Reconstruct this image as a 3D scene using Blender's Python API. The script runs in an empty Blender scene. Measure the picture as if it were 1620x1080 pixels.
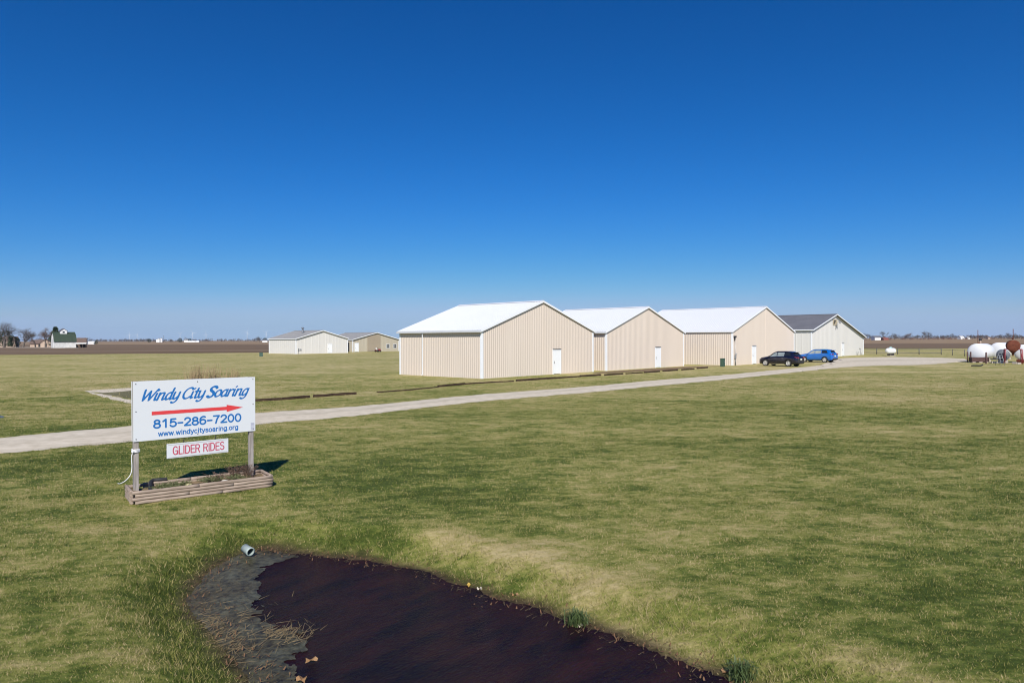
import bpy, bmesh, math, random
import numpy as np
from mathutils import Vector, Matrix

SC = bpy.context.scene
COL = SC.collection
PI = math.pi
RND = random.Random(7)

# ------------------------------------------------------------------ camera, sky, sun, exposure
CAM_H, FOC = 3.12, 1080.0
def horizon(px): return 536.5 - .004*(px-810)
def at(px, py, z=0.0):
    """survey helper: a spot on the level ground (or at height z) read off the photograph"""
    Y = (CAM_H-z)*FOC/(py-horizon(px))
    return Vector(((px-810)/FOC*Y, Y, z))

cam = bpy.data.objects.new('camera', bpy.data.cameras.new('camera'))
COL.objects.link(cam); SC.camera = cam
cam.data.lens = 24.0; cam.data.sensor_width = 36.0
cam.data.clip_start = .1; cam.data.clip_end = 30000
cam.matrix_world = (Matrix.Translation((0, 0, CAM_H)) @ Matrix.Rotation(PI/2-3.5/FOC, 4, 'X')
                    @ Matrix.Rotation(-.004, 4, 'Z'))

SUN_EL, SUN_X = math.radians(40), .05
w = bpy.data.worlds.new('World'); SC.world = w; w.use_nodes = True
nt = w.node_tree; nt.nodes.clear()
sky = nt.nodes.new('ShaderNodeTexSky'); sky.sky_type = 'NISHITA'; sky.sun_disc = False
sky.sun_elevation = SUN_EL; sky.sun_rotation = PI
sky.altitude = 200; sky.air_density = 1.0; sky.dust_density = .1; sky.ozone_density = 3.0
gam = nt.nodes.new('ShaderNodeGamma'); gam.inputs[1].default_value = 1.45
hs = nt.nodes.new('ShaderNodeHueSaturation')
hs.inputs['Hue'].default_value = .497; hs.inputs['Saturation'].default_value = 1.16; hs.inputs['Value'].default_value = .5
bg = nt.nodes.new('ShaderNodeBackground'); bg.inputs[1].default_value = .1
out = nt.nodes.new('ShaderNodeOutputWorld')
sep = nt.nodes.new('ShaderNodeSeparateColor'); com = nt.nodes.new('ShaderNodeCombineColor')
lim = []
for i, (gain, pw) in enumerate(((3.05, 1.30), (3.61, .78), (6.2, .76))):      # deep polarised blue of the clear autumn sky
    m0 = nt.nodes.new('ShaderNodeMath'); m0.operation = 'MULTIPLY'; m0.inputs[1].default_value = .1
    m1 = nt.nodes.new('ShaderNodeMath'); m1.operation = 'POWER'; m1.inputs[1].default_value = pw
    m2 = nt.nodes.new('ShaderNodeMath'); m2.operation = 'MULTIPLY'; m2.inputs[1].default_value = gain
    nt.links.new(sep.outputs[i], m0.inputs[0]); nt.links.new(m0.outputs[0], m1.inputs[0]); nt.links.new(m1.outputs[0], m2.inputs[0]); sm = nt.nodes.new('ShaderNodeMath'); sm.operation = 'SMOOTH_MIN'; sm.inputs[1].default_value = (2.9, 4.3, 6.3)[i]; sm.inputs[2].default_value = (1.0, .8, 1.6)[i]; nt.links.new(m2.outputs[0], sm.inputs[0]); lim.append(sm.outputs[0])
nt.links.new(lim[0], com.inputs[0]); nt.links.new(lim[1], com.inputs[1])
k2 = nt.nodes.new('ShaderNodeMath'); k2.operation = 'MULTIPLY'; k2.inputs[1].default_value = 2.05
kx = nt.nodes.new('ShaderNodeMath'); kx.operation = 'SMOOTH_MAX'; kx.inputs[2].default_value = .3          # keeps the horizon blue rather than grey
nt.links.new(lim[0], k2.inputs[0]); nt.links.new(k2.outputs[0], kx.inputs[0]); nt.links.new(lim[2], kx.inputs[1]); nt.links.new(kx.outputs[0], com.inputs[2])
for a, b in ((sky.outputs[0], gam.inputs[0]), (gam.outputs[0], hs.inputs['Color']), (hs.outputs[0], sep.inputs[0]), (com.outputs[0], bg.inputs[0]), (bg.outputs[0], out.inputs[0])):
    nt.links.new(a, b)

sl = bpy.data.lights.new('sun', 'SUN'); sl.energy = 4.6; sl.angle = math.radians(.53); sl.color = (1, .95, .87)
so = bpy.data.objects.new('sun', sl); COL.objects.link(so)
to_sun = Vector((SUN_X*math.cos(SUN_EL), -math.cos(SUN_EL), math.sin(SUN_EL)))
so.rotation_euler = (-to_sun).to_track_quat('-Z', 'Y').to_euler()
SC.view_settings.view_transform = 'Standard'; SC.view_settings.look = 'None'
SC.cycles.use_denoising = True; SC.cycles.filter_width = 1.1
SC.view_settings.exposure = 0.3; SC.view_settings.gamma = 1.0

# ------------------------------------------------------------------ materials
def mat(name, base, rough=.6, col2=None, scale=4.0, detail=6, contrast=1.0, bump=0.0, bscale=None, metal=0.0, coat=0.0, spec=.5, world=False, stretch=None):
    m = bpy.data.materials.new(name); m.use_nodes = True
    t = m.node_tree; p = t.nodes['Principled BSDF']
    p.inputs['Base Color'].default_value = (*base, 1); p.inputs['Roughness'].default_value = rough
    p.inputs['Metallic'].default_value = metal; p.inputs['Coat Weight'].default_value = coat
    p.inputs['Coat Roughness'].default_value = .05
    p.inputs['Specular IOR Level'].default_value = spec
    if world:
        src = t.nodes.new('ShaderNodeNewGeometry').outputs['Position']
    else:
        src = t.nodes.new('ShaderNodeTexCoord').outputs['Object']
    if stretch:
        mp = t.nodes.new('ShaderNodeMapping'); mp.inputs['Scale'].default_value = stretch
        t.links.new(src, mp.inputs[0]); src = mp.outputs[0]
    if col2 is not None:
        n = t.nodes.new('ShaderNodeTexNoise'); n.inputs['Scale'].default_value = scale; n.inputs['Detail'].default_value = detail
        n.inputs['Roughness'].default_value = .62
        r = t.nodes.new('ShaderNodeValToRGB')
        h = .25/contrast
        r.color_ramp.elements[0].position = .5-h; r.color_ramp.elements[1].position = .5+h
        r.color_ramp.elements[0].color = (*base, 1); r.color_ramp.elements[1].color = (*col2, 1)
        t.links.new(src, n.inputs['Vector']); t.links.new(n.outputs['Fac'], r.inputs[0]); t.links.new(r.outputs[0], p.inputs['Base Color'])
    if bump:
        n2 = t.nodes.new('ShaderNodeTexNoise'); n2.inputs['Scale'].default_value = bscale or scale*3; n2.inputs['Detail'].default_value = 5
        b = t.nodes.new('ShaderNodeBump'); b.inputs['Strength'].default_value = min(1, bump*10); b.inputs['Distance'].default_value = bump
        t.links.new(src, n2.inputs['Vector']); t.links.new(n2.outputs['Fac'], b.inputs['Height']); t.links.new(b.outputs[0], p.inputs['Normal'])
    return m

def lawn_material(name, blade):
    m = bpy.data.materials.new(name); m.use_nodes = True
    t = m.node_tree; N = t.nodes.new; L = t.links.new
    p = t.nodes['Principled BSDF']; p.inputs['Roughness'].default_value = .75; p.inputs['Specular IOR Level'].default_value = .12
    pos = N('ShaderNodeNewGeometry').outputs['Position']
    mp = N('ShaderNodeMapping'); mp.inputs['Rotation'].default_value = (0, 0, math.radians(-20)); mp.inputs['Scale'].default_value = (.62, 1, 0)
    L(pos, mp.inputs[0])
    def noise(scale, detail, rough=.6):
        n = N('ShaderNodeTexNoise'); n.inputs['Scale'].default_value = scale; n.inputs['Detail'].default_value = detail; n.inputs['Roughness'].default_value = rough
        L(mp.outputs[0], n.inputs['Vector']); return n.outputs['Fac']
    def math_(op, a, b, clamp=False):
        n = N('ShaderNodeMath'); n.operation = op; n.use_clamp = clamp
        for i, v in enumerate((a, b)):
            if isinstance(v, (int, float)): n.inputs[i].default_value = v
            else: L(v, n.inputs[i])
        return n.outputs[0]
    def attr(nm):
        a = N('ShaderNodeAttribute'); a.attribute_name = nm; return a.outputs['Fac']
    f = math_('MULTIPLY', noise(.035, 3), .30)
    f = math_('ADD', f, math_('MULTIPLY', noise(.22, 5), .62))
    f = math_('ADD', f, math_('MULTIPLY', noise(1.3, 5, .7), 1.4))
    f = math_('ADD', f, math_('MULTIPLY', noise(3.4, 4, .7), .9))
    f = math_('ADD', f, math_('MULTIPLY', noise(8, 4, .75), 1.0))
    f = math_('SUBTRACT', f, 1.45)
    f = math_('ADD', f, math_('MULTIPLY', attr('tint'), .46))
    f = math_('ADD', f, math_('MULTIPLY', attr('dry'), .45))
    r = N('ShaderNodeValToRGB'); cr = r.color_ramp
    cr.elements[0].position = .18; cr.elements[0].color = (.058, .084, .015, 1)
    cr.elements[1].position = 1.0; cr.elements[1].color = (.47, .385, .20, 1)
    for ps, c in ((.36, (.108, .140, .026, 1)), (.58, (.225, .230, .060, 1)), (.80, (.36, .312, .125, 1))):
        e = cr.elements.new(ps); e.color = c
    L(f, r.inputs[0])
    mx = N('ShaderNodeMix'); mx.data_type = 'RGBA'
    mud = N('ShaderNodeValToRGB'); mud.color_ramp.elements[0].color = (.022, .017, .010, 1); mud.color_ramp.elements[1].color = (.12, .085, .045, 1)
    mud.color_ramp.elements[0].position = .35; mud.color_ramp.elements[1].position = .7
    L(noise(7, 6, .7), mud.inputs[0])
    L(attr('mud'), mx.inputs[0]); L(r.outputs[0], mx.inputs[6]); L(mud.outputs[0], mx.inputs[7])
    L(mx.outputs[2], p.inputs['Base Color'])
    if blade:
        gn = N('ShaderNodeNewGeometry').outputs['Normal']
        vm = N('ShaderNodeVectorMath'); vm.operation = 'SCALE'; vm.inputs['Scale'].default_value = .5; L(gn, vm.inputs[0])
        va = N('ShaderNodeVectorMath'); va.operation = 'ADD'; va.inputs[1].default_value = (0, 0, .75); L(vm.outputs[0], va.inputs[0])
        vn = N('ShaderNodeVectorMath'); vn.operation = 'NORMALIZE'; L(va.outputs[0], vn.inputs[0]); L(vn.outputs[0], p.inputs['Normal'])
        tr = N('ShaderNodeBsdfTranslucent'); L(mx.outputs[2], tr.inputs['Color'])
        ms = N('ShaderNodeMixShader'); ms.inputs[0].default_value = .35
        L(p.outputs[0], ms.inputs[1]); L(tr.outputs[0], ms.inputs[2]); L(ms.outputs[0], t.nodes['Material Output'].inputs[0])
    else:
        b = N('ShaderNodeBump'); b.inputs['Distance'].default_value = .05; b.inputs['Strength'].default_value = .8
        nz = N('ShaderNodeTexNoise'); nz.inputs['Scale'].default_value = 14; nz.inputs['Detail'].default_value = 6; nz.inputs['Roughness'].default_value = .75
        L(pos, nz.inputs['Vector']); L(nz.outputs['Fac'], b.inputs['Height']); L(b.outputs[0], p.inputs['Normal'])
    return m

M = {}
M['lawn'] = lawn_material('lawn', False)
M['blade'] = lawn_material('grass_blade', True)
M['gravel'] = mat('gravel', (.47, .41, .315), .9, (.66, .59, .48), 2.2, 10, 1.2, .02, 30, world=True, spec=.15)
t = M['gravel'].node_tree; pr = t.nodes['Principled BSDF']; old = pr.inputs['Base Color'].links[0].from_socket
ta_ = t.nodes.new('ShaderNodeAttribute'); ta_.attribute_name = 'track'
tm_ = t.nodes.new('ShaderNodeMix'); tm_.data_type = 'RGBA'; tm_.inputs[7].default_value = (.24, .215, .14, 1)
tk_ = t.nodes.new('ShaderNodeMath'); tk_.operation = 'MULTIPLY'; tk_.inputs[1].default_value = .55; tk_.use_clamp = True
t.links.new(ta_.outputs['Fac'], tk_.inputs[0]); t.links.new(tk_.outputs[0], tm_.inputs[0]); t.links.new(old, tm_.inputs[6]); t.links.new(tm_.outputs[2], pr.inputs['Base Color'])
M['plough'] = mat('ploughed_soil', (.125, .083, .052), .95, (.205, .15, .10), .02, 10, 1.3, .1, 1.5, world=True, spec=.1, stretch=(.25, 1.6, 1))
M['stubble'] = mat('stubble', (.19, .125, .08), .95, (.33, .245, .15), .012, 10, 1.3, .1, 1.5, world=True, spec=.1, stretch=(.3, 1.5, 1))
M['dirt'] = mat('bare_earth', (.11, .075, .045), .95, (.23, .17, .10), 3, 8, 1, .03, 12, world=True, spec=.1)
M['tan_steel'] = mat('tan_wall_steel', (.62, .54, .46), .48, (.67, .59, .51), .5, 6, .8, spec=.35, stretch=(1, 1, .25))
M['tan_rib_shade'] = mat('tan_rib_shade_steel', (.58, .50, .425), .48, (.63, .55, .475), .5, 6, .8, spec=.35, stretch=(1, 1, .25))  # same tan paint, with slight shade of the rib flanks put into the colour
M['white_steel'] = mat('white_roof_steel', (.62, .64, .675), .38, (.66, .68, .71), .4, 6, .8, spec=.4)
M['white_trim'] = mat('white_trim', (.74, .77, .80), .45, (.80, .82, .85), 2, 4, .8)
M['cream_steel'] = mat('cream_wall_steel', (.625, .612, .58), .5, (.665, .652, .62), .4, 6, .8, spec=.35, stretch=(1, 1, .25))
M['cream_rib_shade'] = mat('cream_rib_shade_steel', (.60, .588, .556), .5, (.64, .627, .595), .4, 6, .8, spec=.35)  # cream rib flanks, coloured a touch darker to stand for their shade
M['beige_steel'] = mat('beige_wall_steel', (.43, .385, .30), .5, (.50, .45, .355), .4, 6, .8, spec=.35, stretch=(1, 1, .25))
M['tan_panel'] = mat('tan_panel_steel', (.33, .275, .205), .5, (.38, .32, .24), .4, 6, .8, spec=.35)
M['grey_roof'] = mat('grey_roof_steel', (.12, .12, .13), .5, (.17, .17, .18), .6, 7, 1, spec=.35)
M['light_grey_roof'] = mat('light_grey_roof', (.21, .21, .215), .45, (.28, .28, .28), .5, 7, 1, spec=.35)
M['door_white'] = mat('white_door_paint', (.78, .80, .82), .4, (.83, .85, .87), 2, 3, .7)
M['dark'] = mat('dark_metal_and_shade', (.02, .02, .022), .6)  # dark metal fittings; also the shade painted into openings
M['gutter'] = mat('white_gutter_dimmed', (.50, .52, .54), .45, (.56, .58, .60), 2, 4, .8)  # white gutter, greyed in colour for its dimmer upright face
M['fence_dark'] = mat('dark_grey_fence', (.06, .06, .06), .7, (.11, .11, .11), 4, 5, 1)
M['steel'] = mat('galvanised_steel', (.33, .34, .35), .45, (.45, .46, .47), 6, 5, 1, metal=.6)
M['old_wood'] = mat('weathered_post_wood', (.22, .195, .175), .85, (.42, .385, .355), 5, 9, 1.3, .004, 30, stretch=(6, 6, .6), spec=.2)
M['log_wood'] = mat('weathered_log_wood', (.20, .15, .115), .85, (.43, .345, .28), 3.2, 9, 1.4, .006, 18, stretch=(.6, 6, 6), spec=.2)
M['tie_wood'] = mat('creosote_timber', (.022, .014, .010), .9, (.075, .048, .032), 6, 8, 1.2, .01, 14, spec=.2)
M['board'] = mat('white_sign_panel', (.64, .665, .70), .35, (.67, .69, .72), 1.5, 6, .6)
M['board_edge'] = mat('sign_panel_edge', (.42, .42, .43), .6, (.55, .55, .55), 8, 4, 1)
M['ink_blue'] = mat('blue_lettering', (.012, .135, .42), .4, (.018, .155, .45), 8, 4, .7)
M['ink_red'] = mat('red_arrow_paint', (.64, .045, .05), .4, (.70, .06, .065), 6, 4, .7)
M['ink_rose'] = mat('faded_red_lettering', (.44, .045, .09), .45, (.55, .075, .13), 9, 5, .8)
M['sticker'] = mat('sticker', (.35, .37, .48), .5, (.50, .50, .58), 30, 3, 1)
M['cord'] = mat('white_cord', (.7, .7, .72), .8, (.8, .8, .82), 20, 4, 1)
M['pipe'] = mat('pale_green_pipe', (.27, .34, .32), .55, (.38, .44, .42), 9, 5, 1)
M['sedge'] = mat('sedge_leaf', (.042, .072, .018), .6, (.085, .115, .035), 6, 4, 1)
M['straw'] = mat('dry_straw', (.11, .078, .036), .8, (.27, .20, .10), 14, 4, 1, world=True)
M['dry_grass'] = mat('dry_ornamental_grass', (.22, .155, .085), .8, (.36, .27, .15), 3, 4, 1)
M['twig'] = mat('bare_twig', (.075, .06, .052), .9, (.13, .11, .095), 2, 4, 1)
M['twig_brown'] = mat('brown_twig', (.10, .062, .042), .9, (.17, .105, .072), 2, 4, 1)
M['bark'] = mat('bark', (.08, .065, .055), .9, (.15, .125, .105), 3, 6, 1, .03, 8)
M['evergreen'] = mat('evergreen_needles', (.012, .026, .012), .75, (.035, .065, .026), .6, 6, 1)
M['far_trees'] = mat('far_trees', (.060, .046, .038), .9, (.12, .088, .068), .05, 6, 1, world=True)
M['rust_shrub'] = mat('russet_shrub', (.14, .062, .042), .9, (.22, .12, .08), .5, 6, 1)
M['dead_thatch'] = mat('dead_thatch', (.06, .045, .02), .85, (.16, .12, .06), 14, 4, 1, world=True)
M['leaf_brown'] = mat('brown_leaf_scrap', (.07, .035, .016), .8, (.19, .10, .045), 30, 4, 1, world=True)
M['leaf_orange'] = mat('dead_leaf', (.19, .10, .04), .7, (.30, .17, .07), 20, 4, 1)
M['leaf_yellow'] = mat('yellow_leaf', (.55, .36, .06), .6, (.62, .44, .12), 20, 4, 1)
M['barn_white'] = mat('peeling_white_paint', (.46, .46, .44), .7, (.74, .74, .72), .9, 9, 1.3, stretch=(1, 1, 3))
M['barn_green'] = mat('green_shingle', (.02, .04, .024), .8, (.04, .062, .038), .8, 8, 1)
M['brown_roof'] = mat('brown_shingle', (.11, .075, .06), .85, (.16, .115, .095), 1, 8, 1)
M['house_tan'] = mat('tan_siding', (.42, .31, .24), .8, (.50, .39, .31), .5, 5, 1)
M['far_white'] = mat('far_white_paint', (.72, .72, .71), .6, (.8, .8, .79), .3, 4, 1)
M['far_red'] = mat('far_barn_red', (.20, .06, .045), .7, (.27, .09, .065), .3, 4, 1)
M['turbine'] = mat('turbine_white', (.62, .64, .66), .5, (.66, .68, .70), .1, 3, 1)
M['tank_white'] = mat('white_tank_paint', (.72, .74, .77), .38, (.80, .81, .83), 1.2, 7, 1)
M['tank_grey'] = mat('grey_tank_paint', (.10, .115, .14), .5, (.16, .175, .20), 2, 6, 1)
M['rust'] = mat('rusted_steel', (.085, .026, .016), .85, (.18, .058, .034), 3.5, 9, 1.2, .004, 20, spec=.2)
M['rust_dark'] = mat('dark_rusty_steel', (.05, .022, .022), .8, (.10, .05, .045), 3, 8, 1.1)
M['red_frame'] = mat('faded_red_paint', (.20, .018, .028), .6, (.28, .04, .045), 3, 6, 1)
M['rubble'] = mat('concrete_block', (.34, .30, .27), .9, (.5, .45, .41), 4, 6, 1, .01, 20)
M['box_green'] = mat('green_utility_paint', (.035, .075, .055), .5, (.05, .10, .075), 3, 4, 1)
M['paint_navy'] = mat('navy_car_paint', (.006, .007, .022), .22, (.008, .009, .027), 3, 3, 1, coat=1.0, metal=.2)
M['paint_blue'] = mat('blue_car_paint', (.004, .135, .52), .25, (.005, .15, .56), 3, 3, 1, coat=1.0, metal=.25)
M['glass'] = mat('tinted_glass', (.012, .015, .018), .04, (.02, .024, .028), 2, 2, 1, spec=.8)
M['glass_clear'] = mat('pale_glass', (.18, .22, .23), .05, (.30, .34, .34), 1.4, 3, 1.2, spec=.8)
M['tyre'] = mat('tyre_rubber', (.018, .018, .018), .85, (.028, .028, .027), 20, 4, 1)
M['alloy'] = mat('alloy_rim', (.62, .62, .62), .3, (.68, .68, .68), 6, 3, 1, metal=.5)
M['chrome'] = mat('chrome', (.6, .6, .62), .2, (.65, .65, .67), 5, 2, 1, metal=.8)
M['plastic'] = mat('black_plastic', (.018, .018, .02), .6, (.026, .026, .028), 9, 4, 1)
M['lamp_red'] = mat('red_tail_lamp', (.20, .012, .016), .2, (.27, .03, .035), 8, 2, 1, coat=.6)
M['lamp_clear'] = mat('clear_lamp', (.6, .62, .65), .15, (.72, .73, .75), 8, 2, 1, coat=.6)
M['plate'] = mat('number_plate', (.62, .62, .52), .5, (.68, .68, .58), 10, 2, 1)

# ------------------------------------------------------------------ mesh helpers
def tag(o, label, cat, group=None, kind=None):
    if label: o['label'] = label
    if cat: o['category'] = cat
    if group: o['group'] = group
    if kind: o['kind'] = kind
    return o
def thing(name, label, cat, loc=(0, 0, 0), rz=0.0, group=None):
    o = bpy.data.objects.new(name, None); COL.objects.link(o)
    o.empty_display_size = .2
    o.location = loc; o.rotation_euler = (0, 0, rz)
    return tag(o, label, cat, group)
def link(name, me, parent=None):
    o = bpy.data.objects.new(name, me); COL.objects.link(o)
    if parent is not None: o.parent = parent
    return o

class MB:
    def __init__(s): s.v = []; s.f = []; s.m = []; s.sm = []
    def add(s, vs, fs, mi=0, smooth=False):
        b = len(s.v); s.v += [tuple(v) for v in vs]
        for f in fs: s.f.append(tuple(i+b for i in f)); s.m.append(mi); s.sm.append(smooth)
        return s
    def box(s, c, size, rz=0.0, mi=0, rot=None):
        hx, hy, hz = (q/2 for q in size)
        R = rot or Matrix.Rotation(rz, 3, 'Z')
        c = Vector(c)
        vs = [c + R @ Vector((x, y, z)) for x in (-hx, hx) for y in (-hy, hy) for z in (-hz, hz)]
        return s.add(vs, [(0, 1, 3, 2), (4, 6, 7, 5), (0, 4, 5, 1), (2, 3, 7, 6), (0, 2, 6, 4), (1, 5, 7, 3)], mi)
    def hull8(s, bottom, top, mi=0):
        n = len(bottom)
        return s.add(list(bottom)+list(top), [tuple(range(n))[::-1], tuple(range(n, 2*n))] + [(i, (i+1) % n, n+(i+1) % n, n+i) for i in range(n)], mi)
    def tube(s, path, rad, n=8, mi=0, cap=True, smooth=True):
        P = [Vector(p) for p in path]
        if not isinstance(rad, (list, tuple)): rad = [rad]*len(P)
        vs = []; fs = []
        ref = None
        for i, p in enumerate(P):
            t = (P[min(i+1, len(P)-1)] - P[max(i-1, 0)])
            if t.length < 1e-9: t = Vector((0, 0, 1))
            t.normalize()
            if ref is None or abs(ref.dot(t)) > .99:
                ref = Vector((0, 0, 1)) if abs(t.z) < .9 else Vector((1, 0, 0))
            a = t.cross(ref).normalized(); b = t.cross(a)
            ref = b.cross(t) if False else ref
            for k in range(n):
                q = 2*PI*k/n
                vs.append(p + (a*math.cos(q)+b*math.sin(q))*rad[i])
        for i in range(len(P)-1):
            for k in range(n):
                k2 = (k+1) % n
                fs.append((i*n+k, i*n+k2, (i+1)*n+k2, (i+1)*n+k))
        s.add(vs, fs, mi, smooth)
        if cap:
            b0 = len(s.v)-len(vs)
            s.f.append(tuple(b0+k for k in range(n))[::-1]); s.m.append(mi); s.sm.append(False)
            s.f.append(tuple(b0+(len(P)-1)*n+k for k in range(n))); s.m.append(mi); s.sm.append(False)
        return s
    def lathe(s, prof, origin=(0, 0, 0), axis='Z', n=24, mi=0, smooth=True, R=None):
        """prof: list of (radius, height along the axis)"""
        o = Vector(origin)
        if R is None:
            R = {'Z': Matrix.Identity(3), 'X': Matrix.Rotation(PI/2, 3, 'Y'), 'Y': Matrix.Rotation(-PI/2, 3, 'X')}[axis]
        vs = [o + R @ Vector((r*math.cos(2*PI*k/n), r*math.sin(2*PI*k/n), h)) for r, h in prof for k in range(n)]
        fs = [(i*n+k, i*n+(k+1) % n, (i+1)*n+(k+1) % n, (i+1)*n+k) for i in range(len(prof)-1) for k in range(n)]
        return s.add(vs, fs, mi, smooth)
    def build(s, name, mats, parent=None, bevel=0.0):
        me = bpy.data.meshes.new(name); me.from_pydata(s.v, [], s.f); me.update()
        for m in (mats if isinstance(mats, (list, tuple)) else [mats]): me.materials.append(m)
        me.polygons.foreach_set('material_index', s.m)
        me.polygons.foreach_set('use_smooth', s.sm)
        o = link(name, me, parent)
        if bevel:
            b = o.modifiers.new('bevel', 'BEVEL'); b.width = bevel; b.segments = 2; b.limit_method = 'ANGLE'
        return o

def children(o): return [c for c in bpy.data.objects if c.parent == o]
def copy_tree(o, parent=None):
    c = o.copy(); COL.objects.link(c)
    if parent is not None: c.parent = parent
    for ch in children(o): copy_tree(ch, c)
    return c

def smoothstep(a, b, x):
    t = np.clip((x-a)/(b-a), 0, 1); return t*t*(3-2*t)
def vnoise(x, y, f, seed=0):
    """cheap smooth pseudo noise in -1..1"""
    r = np.random.RandomState(seed); s = 0
    for k in range(6):
        a, p = r.uniform(0, 6.283, 2); fr = f*r.uniform(.6, 1.9)
        s = s + np.sin((x*math.cos(a)+y*math.sin(a))*fr+p + 1.3*np.sin((y*math.cos(a)-x*math.sin(a))*fr*.7+2*p))
    return s/6*1.6
def poly_sd(x, y, P):
    """signed distance to a polygon, negative inside"""
    x = np.asarray(x, float); y = np.asarray(y, float)
    d = np.full(x.shape, 1e18); ins = np.zeros(x.shape, bool)
    n = len(P)
    for i in range(n):
        ax, ay = P[i]; bx, by = P[(i+1) % n]
        ex, ey = bx-ax, by-ay; wx, wy = x-ax, y-ay
        t = np.clip((wx*ex+wy*ey)/(ex*ex+ey*ey+1e-12), 0, 1)
        d = np.minimum(d, (wx-ex*t)**2+(wy-ey*t)**2)
        c = ((ay > y) != (by > y))
        with np.errstate(divide='ignore', invalid='ignore'):
            xi = ax+(y-ay)/(by-ay+1e-18)*ex
        ins ^= c & (x < xi)
    return np.sqrt(d)*np.where(ins, -1, 1)
def catmull(pts, n=6, closed=False):
    P = [Vector(p) for p in pts]; o = []
    N = len(P)
    for i in range(N if closed else N-1):
        g = (lambda k: P[k % N]) if closed else (lambda k: P[max(0, min(N-1, k))])
        p0, p1, p2, p3 = g(i-1), g(i), g(i+1), g(i+2)
        for j in range(n):
            t = j/n
            o.append(.5*((2*p1)+(p2-p0)*t+(2*p0-5*p1+4*p2-p3)*t*t+(3*p1-p0-3*p2+p3)*t**3))
    if not closed: o.append(P[-1])
    return o
def marching(F, xs, ys):
    """polygons of the region F<0 on a grid (marching squares); returns verts (x, y), faces"""
    V = {}; vs = []; fs = []
    def vid(key, x, y):
        if key not in V: V[key] = len(vs); vs.append((x, y))
        return V[key]
    ny, nx = F.shape
    anyneg = (F < 0)
    cell = anyneg[:-1, :-1] | anyneg[1:, :-1] | anyneg[:-1, 1:] | anyneg[1:, 1:]
    for j, i in zip(*np.nonzero(cell)):
        C = ((j, i), (j, i+1), (j+1, i+1), (j+1, i))
        poly = []
        for k in range(4):
            a, b = C[k], C[(k+1) % 4]
            fa, fb = F[a], F[b]
            if fa < 0: poly.append(vid(a, xs[a[1]], ys[a[0]]))
            if (fa < 0) != (fb < 0):
                t = fa/(fa-fb)
                key = (a, b) if a < b else (b, a)
                poly.append(vid(key, xs[a[1]]+(xs[b[1]]-xs[a[1]])*t, ys[a[0]]+(ys[b[0]]-ys[a[0]])*t))
        if len(poly) >= 3: fs.append(tuple(poly))
    return vs, fs

# ------------------------------------------------------------------ ground with the pond hollow
WZ = -.25
pond_px = [(405, 872), (440, 874), (480, 877), (535, 883), (600, 891), (660, 903), (720, 923), (780, 944), (840, 961), (900, 984), (960, 1004),
           (1020, 1026), (1080, 1050), (1140, 1072)]
left_px = [(412, 1080), (390, 1050), (362, 1018), (332, 985), (315, 955), (318, 928), (345, 900)]
pond = [tuple(at(x, y, WZ).xy) for x, y in pond_px] + [(2.6, 6.0), (2.9, 4.9), (2.2, 3.9), (.6, 3.3), (-1.2, 3.6), (-2.1, 4.6), (-2.45, 5.8)] + [tuple(at(x, y, WZ).xy) for x, y in left_px]
pond = [tuple(p.xy) for p in catmull([(a, b, 0) for a, b in pond], 4, True)]

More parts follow.
